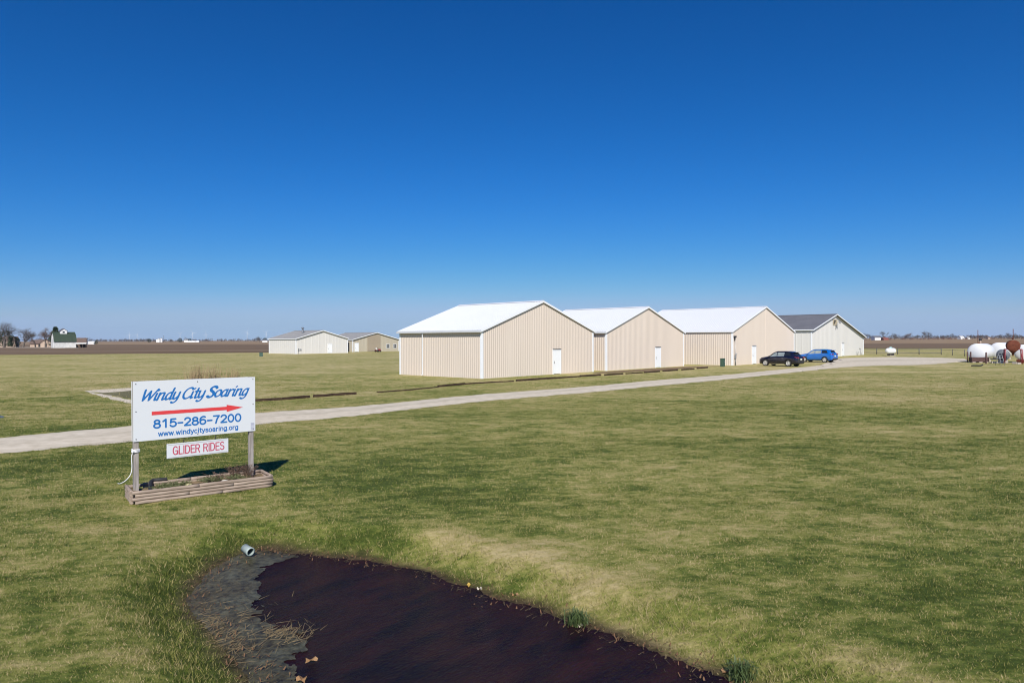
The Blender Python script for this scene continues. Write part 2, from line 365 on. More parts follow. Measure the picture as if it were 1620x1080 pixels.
def pond_sd(x, y):
    return poly_sd(x, y, pond) + .05*vnoise(x, y, 5, 3) + .025*vnoise(x, y, 15, 4)
def ground_z(x, y):
    x = np.asarray(x, float); y = np.asarray(y, float)
    z = np.zeros(x.shape)
    near = (np.abs(x) < 9) & (y > 0) & (y < 20)
    if near.any():
        sd = pond_sd(x[near], y[near])
        zz = np.where(sd > 0, WZ*(1-smoothstep(0, 1.15, sd)), WZ-.45*smoothstep(0, 1.2, -sd))
        zz = zz + .012*vnoise(x[near], y[near], 4, 9)*smoothstep(.05, .6, np.abs(sd))
        z[near] = zz
    return z
def dry_amount(x, y):
    line = [tuple(at(a, b).xy) for a, b in ((640, 838), (700, 852), (790, 872), (860, 893), (940, 925), (1020, 965), (1090, 990), (1180, 1020), (1300, 1050), (1420, 1090))]
    d = np.full(np.shape(x), 1e9)
    for (ax, ay), (bx, by) in zip(line[:-1], line[1:]):
        ex, ey = bx-ax, by-ay
        t = np.clip(((x-ax)*ex+(y-ay)*ey)/(ex*ex+ey*ey), 0, 1)
        d = np.minimum(d, np.hypot(x-ax-ex*t, y-ay-ey*t))
    a = np.exp(-(d/.62)**2)*(.85+.4*vnoise(x, y, 2.2, 12))
    a = a + .20*np.exp(-(((x+4.2)/2.2)**2+((y-8.0)/1.6)**2))          # thin turf left of the pond
    a = a - .55*np.exp(-((pond_sd(x, y)-.45)/.38)**2)                   # greener rank grass round the water
    # lush grass along the shallow swales beyond the drive
    for pts, wd, am in (((-60, 640), (40, 631), (100, 629), (150, 634)), 1.3, .42), (((60, 621), (140, 611), (215, 606)), .9, .25), (((404, 602.5), (520, 598), (634, 592)), .42, .45), (((470, 618), (560, 612.5), (625, 611)), .9, .45), (((90, 680), (210, 667)), .8, .35), (((-20, 600), (120, 590), (200, 587)), 1.2, .22):
        P = [tuple(at(a_, b_).xy) for a_, b_ in pts]; dd = np.full(np.shape(x), 1e9)
        for (ax, ay), (bx_, by_) in zip(P[:-1], P[1:]):
            ex, ey = bx_-ax, by_-ay; t = np.clip(((x-ax)*ex+(y-ay)*ey)/(ex*ex+ey*ey), 0, 1)
            dd = np.minimum(dd, np.hypot(x-ax-ex*t, y-ay-ey*t))
        a = a - am*np.exp(-(dd/wd)**2)*(.8+.5*vnoise(x, y, .8, 33))
    # broad drier and greener belts that the mower left across the lawn
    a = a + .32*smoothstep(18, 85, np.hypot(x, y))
    a = a + .22*vnoise(x, y, .30, 21) + .16*vnoise(x*.4, y, .9, 22)
    return a

def axis_pts(lo, hi, step, far_lo, far_hi, mid=62, cap=.5, grow=1.16):
    def run(c, sgn, end):
        o = []; st = step
        while abs(c-end) > 1e-6:
            if abs(c) < mid: st = min(st*grow, cap)
            else: st *= grow
            c = c+sgn*min(st, abs(end-c)); o.append(c)
        return o
    return np.array(run(lo, -1, far_lo)[::-1]+list(np.arange(lo, hi+1e-6, step))+run(float(np.arange(lo, hi+1e-6, step)[-1]), 1, far_hi))
gx = axis_pts(-8, 8, .11, -9000, 9000); gy = axis_pts(2.2, 15, .11, -400, 9000)
GX, GY = np.meshgrid(gx, gy)
GZ = ground_z(GX, GY)
def attr_set(me, nm, arr):
    a = me.attributes.new(nm, 'FLOAT', 'POINT'); a.data.foreach_set('value', np.ascontiguousarray(arr, dtype=np.float32).ravel())
def big_mesh(name, co, faces_n, idx, m):
    me = bpy.data.meshes.new(name)
    me.vertices.add(len(co)); me.vertices.foreach_set('co', np.ascontiguousarray(co, dtype=np.float32).ravel())
    nf = len(idx)//faces_n
    me.loops.add(len(idx)); me.loops.foreach_set('vertex_index', np.ascontiguousarray(idx, dtype=np.int32))
    me.polygons.add(nf); me.polygons.foreach_set('loop_start', np.arange(0, nf*faces_n, faces_n, dtype=np.int32))
    me.update(calc_edges=True); me.materials.append(m)
    return me
ny, nx = GX.shape
ii = np.arange(ny*nx).reshape(ny, nx)
quads = np.stack([ii[:-1, :-1], ii[:-1, 1:], ii[1:, 1:], ii[1:, :-1]], -1).reshape(-1)
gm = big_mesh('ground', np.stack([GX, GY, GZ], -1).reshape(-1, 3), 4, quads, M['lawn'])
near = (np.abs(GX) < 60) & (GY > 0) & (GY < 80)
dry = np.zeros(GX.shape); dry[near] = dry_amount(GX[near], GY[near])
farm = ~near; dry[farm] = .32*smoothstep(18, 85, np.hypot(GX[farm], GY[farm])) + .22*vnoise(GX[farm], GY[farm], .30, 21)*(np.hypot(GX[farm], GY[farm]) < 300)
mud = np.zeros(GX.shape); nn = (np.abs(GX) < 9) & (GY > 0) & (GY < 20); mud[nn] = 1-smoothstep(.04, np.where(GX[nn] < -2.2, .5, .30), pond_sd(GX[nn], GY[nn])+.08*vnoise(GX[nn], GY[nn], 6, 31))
attr_set(gm, 'dry', dry); attr_set(gm, 'mud', mud); attr_set(gm, 'tint', -.05-.40*(1-smoothstep(14, 45, np.hypot(GX, GY))))  # near ground tinted darker, for thatch and painted shade between the blades
gm.polygons.foreach_set('use_smooth', np.ones(len(gm.polygons), bool))
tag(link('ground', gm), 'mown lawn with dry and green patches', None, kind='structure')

# sheets lying on the ground
def sheet(name, pts, z, m, label=None):
    mb = MB(); mb.add([(p[0], p[1], z) for p in pts], [tuple(range(len(pts)))])
    return tag(mb.build(name, m), label, None, kind='structure')
sheet('stubble_field', [(-8900, 62), (-420, 68), (-62, 173), (-56, 214), (107, 204), (131, 194), (500, 120), (8900, 118), (8900, 8950), (-8900, 8950)], .03, M['stubble'], 'far tan stubble fields')
sheet('ploughed_field', [(-900, 66.5), (-421, 70), (-62.5, 175), (-56, 217), (107, 206.5), (131, 197), (500, 124), (900, 190), (520, 330), (130, 365), (-40, 430), (-260, 560), (-700, 620)], .06, M['plough'], 'brown ploughed field beyond the lawn')
sheet('farm_lane', [tuple(at(a, b).xy) for a, b in ((-60, 549.7), (0, 549.4), (60, 549.2), (124, 549.5), (124, 550.5), (60, 550.3), (0, 550.2), (-60, 550.6))], .10, mat('pale_farmyard', (.42, .36, .27), .9, (.5, .44, .34), .1, 5, 1, world=True), 'pale farmyard lane in front of the white barn')

# gravel road and lot
road_top = [(-40, 697.5), (0, 692.5), (100, 683), (210, 673), (404, 653.5), (560, 643), (753, 624.6), (933, 611), (1030, 602), (1150, 592.5), (1280, 579.8), (1300, 576.6), (1316, 570.5), (1332, 566.6), (1366, 565.4), (1400, 564.7), (1439, 564.8), (1490, 565.8), (1526, 567.2)]
road_bot = [(-40, 722.5), (0, 717.5), (100, 708), (210, 697.5), (404, 672), (560, 657.8), (753, 635.8), (933, 620.5), (1030, 611.3), (1150, 600), (1280, 586.2), (1316, 582.6), (1340, 580.6), (1380, 578.6), (1410, 578.0), (1447, 577.4), (1480, 575.6), (1505, 573.6), (1532, 571.6)]
def edge_line(px, seed, n=40):
    P = catmull([at(a, b) for a, b in px], 24)
    o = []
    for i, p in enumerate(P):
        q = P[min(i+1, len(P)-1)]-P[max(i-1, 0)]; q.normalize()
        k = float(.11*vnoise(np.array(p.x), np.array(p.y), 2.2, seed)+.08*vnoise(np.array(p.x), np.array(p.y), 7, seed+1))
        o.append((p.x-q.y*k, p.y+q.x*k))
    return o
RT, RB = edge_line(road_top, 41), edge_line(road_bot, 51)
def resample(P, n):
    P = np.array(P); s = np.r_[0, np.cumsum(np.hypot(*np.diff(P, axis=0).T))]
    u = np.linspace(0, s[-1], n); return np.stack([np.interp(u, s, P[:, 0]), np.interp(u, s, P[:, 1])], 1)
mb = MB()
nS, nC = len(RT), 12; trk = []
for i in range(nS):
    a, b = RB[i], RT[i]
    for k in range(nC+1):
        t = k/nC
        mb.v.append((a[0]+(b[0]-a[0])*t, a[1]+(b[1]-a[1])*t, .006+.035*math.sin(PI*t)))
        trk.append(.55*math.exp(-((t-.5)/.11)**2)+.5*(math.exp(-(t/.10)**2)+math.exp(-((1-t)/.10)**2))-.25*(math.exp(-((t-.27)/.08)**2)+math.exp(-((t-.73)/.08)**2)))
for i in range(nS-1):
    for k in range(nC):
        q = i*(nC+1)+k
        mb.f.append((q, q+nC+1, q+nC+2, q+1)); mb.m.append(0); mb.sm.append(True)
ro_ = mb.build('road', M['gravel']); attr_set(ro_.data, 'track', np.array(trk)*np.clip(.75+.6*vnoise(np.array([v[0] for v in mb.v]), np.array([v[1] for v in mb.v]), 1.1, 81), 0, 1.4))
tag(ro_, 'pale gravel drive crossing the lawn to the lot by the hangars', None, kind='structure')
road_poly = RB + RT[::-1]
# worn bare earth strips along the hangar fronts
def worn(name, pts_px, z, m, seed, label, jit=.15):
    P = catmull([at(a, b) for a, b in pts_px], 10, True)
    P = [(p.x+jit*float(vnoise(np.array(p.x), np.array(p.y), 2.5, seed)), p.y+jit*float(vnoise(np.array(p.x), np.array(p.y), 2.5, seed+1))) for p in P]
    return sheet(name, P, z, m, label)
worn('bare_earth', [(938, 589.5), (960, 587.6), (1010, 584.2), (1060, 581.2), (1095, 579.6), (1140, 579), (1100, 581.4), (1055, 585.6), (1000, 588.3), (955, 590.6)], .006, M['dirt'], 61, 'bare brown earth in front of the second hangar')
worn('gravel_strip', [(133, 618.6), (165, 615.6), (215, 612.8), (262, 611), (262, 613.8), (215, 617), (165, 621)], .006, M['gravel'], 63, 'pale stone strip edging the planting bed')
worn('gravel_strip', [(133, 619.5), (160, 623.5), (190, 629.5), (212, 634), (232, 637), (232, 640), (205, 637.5), (180, 632), (150, 624.5)], .006, M['gravel'], 65, 'nearer pale stone strip running to the sign')
worn('planting_bed', [(158, 621.5), (212, 616.5), (300, 613), (388, 614), (392, 628), (330, 634), (236, 637), (210, 631)], .004, mat('bed_mulch', (.055, .055, .018), .95, (.20, .175, .08), 1.2, 8, 1.2, .03, 12, world=True), 67, 'dark planting bed of dead plants behind the sign')
sheet('puddle', [tuple(at(a, b).xy) for a, b in ((-30, 656), (0, 657.4), (6, 658.6), (5, 660.4), (0, 661.2), (-30, 662))], .006, mat('puddle_water', (.05, .06, .06), .3, (.08, .09, .09), 1, 3, 1, spec=.15, world=True), 'small puddle in the ditch')

# pond water
mb = MB(); mb.add([(-4.4, 2.4, WZ), (4.6, 2.4, WZ), (4.6, 11.5, WZ), (-4.4, 11.5, WZ)], [(0, 1, 2, 3)])
wm = bpy.data.materials.new('pond_water'); wm.use_nodes = True
t = wm.node_tree; p = t.nodes['Principled BSDF']; p.inputs['Roughness'].default_value = .1; p.inputs['Specular IOR Level'].default_value = .2; p.inputs['IOR'].default_value = 1.33
g = t.nodes.new('ShaderNodeNewGeometry')
n1 = t.nodes.new('ShaderNodeTexNoise'); n1.inputs['Scale'].default_value = 1.1; n1.inputs['Detail'].default_value = 10; n1.inputs['Roughness'].default_value = .65
r1 = t.nodes.new('ShaderNodeValToRGB'); r1.color_ramp.elements[0].position = .36; r1.color_ramp.elements[1].position = .68
r1.color_ramp.elements[0].color = (.005, .0022, .0085, 1); r1.color_ramp.elements[1].color = (.029, .0088, .0115, 1)
mp = t.nodes.new('ShaderNodeMapping'); mp.vector_type = 'TEXTURE'; mp.inputs['Rotation'].default_value = (0, 0, math.radians(52)); mp.inputs['Scale'].default_value = (1, .34, 1)
n2 = t.nodes.new('ShaderNodeTexNoise'); n2.inputs['Scale'].default_value = 12; n2.inputs['Detail'].default_value = 4; n2.inputs['Roughness'].default_value = .6; n2.inputs['Distortion'].default_value = .6
b = t.nodes.new('ShaderNodeBump'); b.inputs['Distance'].default_value = .035; b.inputs['Strength'].default_value = 1
for q, s in ((mp.outputs[0], n1.inputs['Vector']), (n1.outputs['Fac'], r1.inputs[0]), (r1.outputs[0], p.inputs['Base Color']), (g.outputs['Position'], mp.inputs[0]),
             (mp.outputs[0], n2.inputs['Vector']), (n2.outputs['Fac'], b.inputs['Height']), (b.outputs[0], p.inputs['Normal'])): t.links.new(q, s)
tag(mb.build('pond_water', wm), 'dark wind-rippled water of the small pond', None, kind='structure')

# grey algae crust on the left of the pond
scum_px = [(395, 868), (478, 880), (440, 889), (415, 899), (402, 920), (404, 945), (408, 985), (424, 992), (445, 997), (478, 1001), (478, 1012), (470, 1035), (464, 1060), (472, 1110), (230, 1110), (200, 1000), (230, 900)]
scum = [tuple(at(a, b, WZ).xy) for a, b in scum_px]
xs = np.arange(-5.4, -1.5, .025); ys = np.arange(5.6, 11.2, .025); XX, YY = np.meshgrid(xs, ys)
F = poly_sd(XX, YY, scum) + .07*vnoise(XX, YY, 6, 71) + .06*vnoise(XX, YY, 17, 72) + .04*vnoise(XX, YY, 45, 73)
v, f = marching(F, xs, ys)
mb = MB(); mb.add([(a, b, WZ+.006) for a, b in v], f)
am = mat('algae_crust', (.062, .047, .018), .42, (.092, .094, .064), 1.5, 5, 1.6, .03, 22, world=True, spec=.2)
t = am.node_tree; pr = t.nodes['Principled BSDF']; old = pr.inputs['Base Color'].links[0].from_socket
n3 = t.nodes.new('ShaderNodeTexNoise'); n3.inputs['Scale'].default_value = 11; n3.inputs['Detail'].default_value = 9; n3.inputs['Roughness'].default_value = .75
r3 = t.nodes.new('ShaderNodeValToRGB'); r3.color_ramp.elements[0].position = .36; r3.color_ramp.elements[1].position = .62
r3.color_ramp.elements[0].color = (.18, .16, .13, 1); r3.color_ramp.elements[1].color = (1.15, 1.12, 1.05, 1)
m3 = t.nodes.new('ShaderNodeMix'); m3.data_type = 'RGBA'; m3.blend_type = 'MULTIPLY'; m3.inputs[0].default_value = 1
gp3 = t.nodes.new('ShaderNodeNewGeometry')
for q, k in ((gp3.outputs['Position'], n3.inputs['Vector']), (n3.outputs['Fac'], r3.inputs[0]), (old, m3.inputs[6]), (r3.outputs[0], m3.inputs[7]), (m3.outputs[2], pr.inputs['Base Color'])): t.links.new(q, k)
tag(mb.build('pond_scum', am), 'grey green algae crust over the shallow end of the pond', None, kind='stuff')

# straw and reed litter round the shallow end
def litter(name, n, region, m, seed, lmin, lmax, wid, label):
    r = random.Random(seed); mb = MB(); k = 0
    while k < n:
        x, y = region(r)
        z = max(float(ground_z(np.array([x]), np.array([y]))[0]), WZ+.008)
        a = r.uniform(0, PI); l = r.uniform(lmin, lmax); wv = wid*r.uniform(.6, 1.4)
        d = Vector((math.cos(a), math.sin(a), 0)); nrm = Vector((-d.y, d.x, 0)); c = Vector((x, y, z+r.uniform(.004, .02)))
        tip = r.uniform(-.01, .04)
        mb.add([c-d*l/2-nrm*wv/2, c+d*l/2-nrm*wv/4+Vector((0, 0, tip)), c+d*l/2+nrm*wv/4+Vector((0, 0, tip)), c-d*l/2+nrm*wv/2+Vector((0, 0, .003))], [(0, 1, 2, 3)])
        k += 1
    return tag(mb.build(name, m), label, None, kind='stuff')
def near_px(cx, cy, sx, sy, z=WZ):
    def f(r):
        while True:
            px, py = r.gauss(cx, sx), r.gauss(cy, sy)
            if py > 860: return tuple(at(px, py, z).xy)
    return f
def mix(*fs): return lambda r: r.choice(fs)(r)
litter('reed_litter', 300, mix(near_px(455, 1003, 20, 5), near_px(450, 1008, 22, 9), near_px(375, 1030, 20, 12), near_px(350, 1005, 14, 12), near_px(400, 985, 30, 25), near_px(335, 985, 9, 12)), M['straw'], 5, .05, .26, .006, 'broken straw and reed stalks on the pond edge')
shore = pond
def on_shore(r):
    for _ in range(200):
        i = r.randrange(len(shore)); x, y = shore[i]
        x += r.gauss(0, .14); y += r.gauss(0, .14)
        if y > 6: return x, y
    return shore[0]
litter('leaf_litter', 500, on_shore, M['leaf_brown'], 6, .012, .04, .016, 'small brown leaf scraps along the pond bank')
litter('dead_grass', 700, on_shore, M['dead_thatch'], 8, .03, .10, .005, 'matted dead grass along the pond bank')

# single leaves
def leaf(px, py, m, size, label, z0=WZ, rz=0.):
    p0 = at(px, py, z0+.012); zz = max(z0, float(ground_z(np.array([p0.x]), np.array([p0.y]))[0]))+.012
    mb = MB(); pts = []
    for k in range(14):
        a = 2*PI*k/14; rr = size*(.72+.17*math.cos(5*a+1)+.05*math.sin(3*a))
        pts.append((rr*math.cos(a), rr*.8*math.sin(a), .018*math.sin(3*a)+.012))
    mb.add([(0, 0, .0)]+pts, [(0, k+1, (k+1) % 14+1) for k in range(14)])
    o = mb.build('fallen_leaf', m); o.location = (p0.x, p0.y, zz); o.rotation_euler = (0, 0, rz)
    return tag(o, label, 'leaf', 'fallen leaves by the pond')
leaf(490, 1045, M['leaf_orange'], .085, 'large tan dead leaf floating on dark water near algae crust', rz=.4)
leaf(474, 1076, M['leaf_orange'], .085, 'orange brown dead leaf at the algae edge by the picture bottom', rz=2.)
leaf(740, 926, M['leaf_yellow'], .06, 'bright yellow fallen leaf on the far pond bank', rz=1.2)
leaf(757, 932, mat('pale_leaf', (.5, .45, .36), .7, (.6, .55, .45), 20, 3, 1), .05, 'pale curled leaf at waterline beside the yellow leaf', rz=2.4)
leaf(813, 943, M['leaf_orange'], .06, 'russet curled leaf on the bank midway along the pond', rz=.2)
leaf(916, 990, mat('pale_leaf', (.5, .45, .36), .7, (.6, .55, .45), 20, 3, 1), .05, 'pale leaf floating below the darker sedge tuft', rz=.9)
leaf(1147, 1064, M['leaf_orange'], .065, 'orange brown leaf at the right end of the pond', rz=1.9)

# drain pipe
pp = at(389, 874, -.12)
mb = MB()
pd = Vector((.76, -.62, -.16)).normalized()
R = pd.to_track_quat('Z', 'Y').to_matrix()
mb.lathe([(.055, .15), (.068, .15), (.068, .12), (.064, .11), (.064, -.03), (.055, -.03), (.055, .15)], (0, 0, 0), R=R, n=28)
pipe = thing('drain_pipe', 'pale green plastic drain pipe end sticking out above the pond', 'pipe', tuple(at(395, 873, -.155)-pd*.15))
mb.build('pipe_wall', M['pipe'], pipe)
mb = MB(); mb.lathe([(.0555, .03), (.0, .03)], (0, 0, 0), R=R, n=28, smooth=False)
mb.build('bore_shade', M['dark'], pipe)  # black disc paints in the shade inside the pipe

# sedge tufts
def sedge(px, py, label, sc):
    p0 = at(px, py, -.1); z = float(ground_z(np.array([p0.x]), np.array([p0.y]))[0])
    mb = MB(); r = random.Random(int(px))
    for k in range(170):
        a = r.uniform(0, 2*PI); l = sc*r.uniform(.12, .30); b0 = Vector((r.gauss(0, .05), r.gauss(0, .05), 0))
        d = Vector((math.cos(a), math.sin(a), 0)); sd = Vector((-d.y, d.x, 0))*.006
        lean = r.uniform(.2, .95)
        m1 = b0+d*l*.35*lean+Vector((0, 0, l*.6)); m2 = b0+d*l*lean+Vector((0, 0, l*(.75-.45*lean)))
        mb.add([b0-sd, b0+sd, m1+sd*.8, m1-sd*.8, m2], [(0, 1, 2, 3), (3, 2, 4)])
    o = mb.build('sedge_tuft', M['sedge']); o.location = (p0.x, p0.y, z)
    return tag(o, label, 'plant', 'sedge tufts on the bank')
sedge(912, 968, 'blue green sedge tuft on the bank above the floating pale leaf', 1.0)
sedge(1172, 1052, 'blue green sedge tuft beyond the right end of the pond', .95)

# ------------------------------------------------------------------ lawn grass blades
rs = np.random.RandomState(11)
def sample_blades(y0, y1, dens):
    A = .80*(y1*y1-y0*y0); n = int(A*dens)
    y = np.sqrt(rs.uniform(y0*y0, y1*y1, n)); x = rs.uniform(-.80, .80, n)*y
    return x, y
bx, by, bw, bl = [], [], [], []
for y0, y1, dens, wd, ln in ((5.6, 9, 2100, .008, .044), (9, 14, 1150, .011, .048), (14, 22, 520, .016, .052), (22, 34, 230, .022, .055), (34, 70, 85, .032, .055)):
    x, y = sample_blades(y0, y1, dens); bx.append(x); by.append(y); bw.append(np.full(len(x), wd)); bl.append(np.full(len(x), ln))
bx = np.concatenate(bx); by = np.concatenate(by); bw = np.concatenate(bw); bl = np.concatenate(bl)
keep = rs.uniform(0, 1, len(bx)) < 1-smoothstep(38, 69, by)
nr = (np.abs(bx) < 6) & (by < 13)
sdv = np.full(len(bx), 9.); sdv[nr] = pond_sd(bx[nr], by[nr])
keep &= (sdv > .02) & (rs.uniform(0, 1, len(bx)) < .25+.75*smoothstep(.03, np.where(bx < -2.2, .42, .22), sdv))
rp = resample(RB, 90).tolist() + resample(RT, 90)[::-1].tolist()
keep &= poly_sd(bx, by, rp) > -.05
PL_FL, PL_FR = at(207.6, 798.5), at(429.6, 769.8)
pe = (PL_FR-PL_FL); PL_W = pe.length; pe.normalize(); pn = Vector((-pe.y, pe.x, 0)); PL_D = .82
planter_poly = [tuple(v.xy) for v in (PL_FL, PL_FR, PL_FR+pn*PL_D, PL_FL+pn*PL_D)]
keep &= poly_sd(bx, by, planter_poly) > .01
bedp = [tuple(at(a, b).xy) for a, b in ((135, 619), (262, 611), (420, 612), (420, 628), (330, 634), (232, 640), (180, 632))]
keep &= (poly_sd(bx, by, bedp) > 0) | (rs.uniform(0, 1, len(bx)) < .25)
bx, by, bw, bl, sdv = bx[keep], by[keep], bw[keep], bl[keep], sdv[keep]
n = len(bx)
bz = ground_z(bx, by)-.003
rank = np.exp(-((sdv-.5)/.4)**2)
L_ = bl*.85*rs.uniform(.45, 1.25, n)*(1+1.0*rank)*(1+.35*vnoise(bx, by, 7, 91))
ang = rs.uniform(0, 2*PI, n); la = rs.uniform(0, 2*PI, n); lean = rs.uniform(.35, 1.2, n)
W_ = bw*rs.uniform(.6, 1.5, n)
base = np.stack([bx, by, bz], 1)
side = np.stack([np.cos(ang)*W_/2, np.sin(ang)*W_/2, np.zeros(n)], 1)
tip = base + np.stack([np.cos(la)*L_*lean*.8, np.sin(la)*L_*lean*.8, L_*np.sqrt(np.clip(1-(lean*.8)**2, .04, 1))], 1)
co = np.stack([base-side, base+side, tip], 1).reshape(-1, 3)
bm_ = big_mesh('lawn_grass', co, 3, np.arange(3*n), M['blade'])
attr_set(bm_, 'tint', np.repeat(rs.uniform(-1, 1, n), 3)); attr_set(bm_, 'dry', np.repeat(dry_amount(bx, by), 3)); attr_set(bm_, 'mud', np.repeat(.75*(1-smoothstep(.05, .3, sdv))*(rs.uniform(0, 1, n) < .6), 3))
tag(link('lawn_grass', bm_), 'short mown grass of the near lawn', None, kind='stuff')

# ------------------------------------------------------------------ hangars
ROT = math.radians(46.9)
def rib_wall(Wd, topf, ribh=.022, rib=.2286, z0=0.0, breaks=(), rw=.05):
    """verts (x, outward, z): sheet steel with raised ribs; faces with rib material index"""
    xs = [(0., 0.), (Wd, 0.)] + [(b, 0.) for b in breaks]
    c = rib*.5
    while c < Wd-rw*1.3:
        xs += [(c-rw*1.25, 0.), (c-rw*.5, ribh), (c+rw*.5, ribh), (c+rw*1.25, 0.)]; c += rib
    # drop breaks that fall inside a rib
    ribs = [(a, o) for a, o in xs if o > 0]
    xs = sorted(xs)
    v = []; f = []; m = []
    for a, o in xs: v += [(a, o, z0), (a, o, topf(a))]
    for i in range(len(xs)-1):
        f.append((2*i, 2*i+2, 2*i+3, 2*i+1)); m.append(1 if (xs[i][1] > 0) != (xs[i+1][1] > 0) else 0)
    return v, f, m
def hangar(name, label, corner, Wd, L, eave_l, ridge_x, ridge_z, eave_r, wall, rib_m, roof_m, trim_m, door=None, og=.12, oe=.15, ribspace=.2286, gutter=False, side_rib=None, group=None, rot=ROT, ribw=.075, base=False):
    T = thing(name, label, 'hangar', (corner[0], corner[1], 0), rot, group); ribh = .023
    roofl = lambda x: eave_l+(ridge_z-eave_l)*x/ridge_x if x <= ridge_x else eave_r+(ridge_z-eave_r)*(Wd-x)/(Wd-ridge_x)
    top = lambda x: roofl(x)-.03
    wm_ = [wall, rib_m]
    for which in range(4):
        ww = Wd if which in (0, 1) else L
        tf = top if which == 0 else (lambda x: top(Wd-x)) if which == 1 else (lambda x: eave_l-.03) if which == 2 else (lambda x: eave_r-.03)
        br = (ridge_x,) if which == 0 else (Wd-ridge_x,) if which == 1 else ()
        v, f, mm = rib_wall(ww, tf, ribh, side_rib or ribspace if which > 1 else ribspace, breaks=br, rw=ribw)
        if which == 0: vv = [(x, -o, z) for x, o, z in v]
        elif which == 1: vv = [(Wd-x, L+o, z) for x, o, z in v]
        elif which == 2: vv = [(-o, L-x, z) for x, o, z in v]
        else: vv = [(Wd+o, x, z) for x, o, z in v]
        mb = MB(); mb.v = vv; mb.f = f; mb.m = mm; mb.sm = [False]*len(f)
        mb.build('wall', wm_, T)
    # base board
    mb = MB()
    mb.box((Wd/2, -.012, .06), (Wd, .06, .12)); mb.box((-.012, L/2, .06), (.06, L-.08, .12))
    # roof: two ribbed slopes
    for sgn in (0, 1):
        prof = []; c = -og
        while c < L+og:
            prof += [(c, 0), (c+.08, 0), (c+.1, .03), (c+.14, .03), (c+.16, 0)]; c += .3
        prof.append((L+og, 0))
        if sgn == 0: x0, x1 = -oe, ridge_x
        else: x0, x1 = Wd+oe, ridge_x
        sl_ = (ridge_z-eave_l)/ridge_x if sgn == 0 else (ridge_z-eave_r)/(Wd-ridge_x)
        z0_ = (eave_l if sgn == 0 else eave_r)-sl_*oe
        rb = MB()
        nP = len(prof)
        rb.add([(x0, y, z0_+.02+o) for y, o in prof]+[(x1, y, ridge_z+.02+o) for y, o in prof]+[(x0, -og, z0_-.012), (x0, L+og, z0_-.012), (x1, -og, ridge_z-.012), (x1, L+og, ridge_z-.012)],
               [(i, i+1, nP+i+1, nP+i) for i in range(nP-1)]+[(2*nP, 2*nP+2, 2*nP+3, 2*nP+1)])
        rf = rb.build('roof', roof_m, T)
        # rake trim at both gables, eave fascia
        for yy in (-og-.025, L+og+.025):
            tb = MB(); d1 = Vector((x1-x0, 0, ridge_z-z0_)); ln = d1.length; an = math.atan2(d1.z, d1.x)
            hgt = .17
            c0 = Vector((x0, yy, z0_+.055)); c1 = Vector((x1, yy, ridge_z+.055)); dn = Vector((0, 0, -hgt))
            ty = Vector((0, .02, 0))
            tb.hull8([c0-ty, c1-ty, c1+ty, c0+ty], [c0-ty+dn, c1-ty+dn, c1+ty+dn, c0+ty+dn])
            tb.build('rake_trim', trim_m, T)
        eb = MB(); xo = x0-.02 if sgn == 0 else x0+.02
        eb.box((xo, L/2, z0_-.04), (.036, L+2*og-.002, .15))
        if gutter:
            gx_ = x0-.10 if sgn == 0 else x0+.10
            eb.box((gx_, L/2, z0_-.085), (.13, L+2*og-.01, .13))
        eb.build('gutter' if gutter else 'eave_trim', M['gutter'] if gutter else trim_m, T)
    cb = MB(); sL = (ridge_z-eave_l)/ridge_x; sR = (ridge_z-eave_r)/(Wd-ridge_x)
    cb.add([(ridge_x-.22, y, ridge_z-.22*sL+.062) for y in (-og-.05, L+og+.05)]+[(ridge_x, y, ridge_z+.085) for y in (-og-.05, L+og+.05)]+[(ridge_x+.22, y, ridge_z-.22*sR+.062) for y in (-og-.05, L+og+.05)], [(0, 2, 3, 1), (2, 4, 5, 3)])
    cb.build('ridge_cap', roof_m, T)
    if base: mb.build('base_trim', trim_m, T)
    # corner trim
    for (x, y, ez) in ((0, 0, eave_l), (Wd, 0, eave_r), (0, L, eave_l), (Wd, L, eave_r)):
        k = MB(); sx = 1 if x == 0 else -1; sy = 1 if y == 0 else -1
        zt = ez-.1
        k.box((x+sx*.06, y-sy*.02, zt/2), (.18, .03, zt)); k.box((x-sx*.0205, y+sy*.075, zt/2), (.029, .158, zt-.003))
        k.build('corner_trim', trim_m, T)
    if door is not None:
        add_door(T, door)
    T['_roof'] = 0; del T['_roof']
    return T
def add_door(T, x, wd=.95, ht=2.05, mdoor=None, cap=True):
    d = MB(); d.box((x, -.05, ht/2+.05), (wd, .04, ht)); dp = d.build('door', mdoor or M['door_white'], T)
    f = MB()
    for sx in (-1, 1): f.box((x+sx*(wd/2+.055), -.052, ht/2+.05), (.10, .06, ht+.1))
    f.box((x, -.052, ht+.12), (wd+.21, .06, .09)); f.build('frame', M['white_trim'], dp)
    if cap:
        c = MB(); c.box((x, -.075, ht+.185), (wd+.16, .10, .035)); c.build('drip_cap', M['dark'], dp)
    k = MB(); k.lathe([(0, .05), (.035, .045), (.035, .02), (.015, .015), (.015, 0)], (x-wd/2+.09, -.07, 1.0), R=Matrix.Rotation(PI/2, 3, 'X'), n=10)
    k.box((x-wd/2+.09, -.073, 1.12), (.06, .008, .1)); k.build('handle', M['dark'], dp)
    return dp

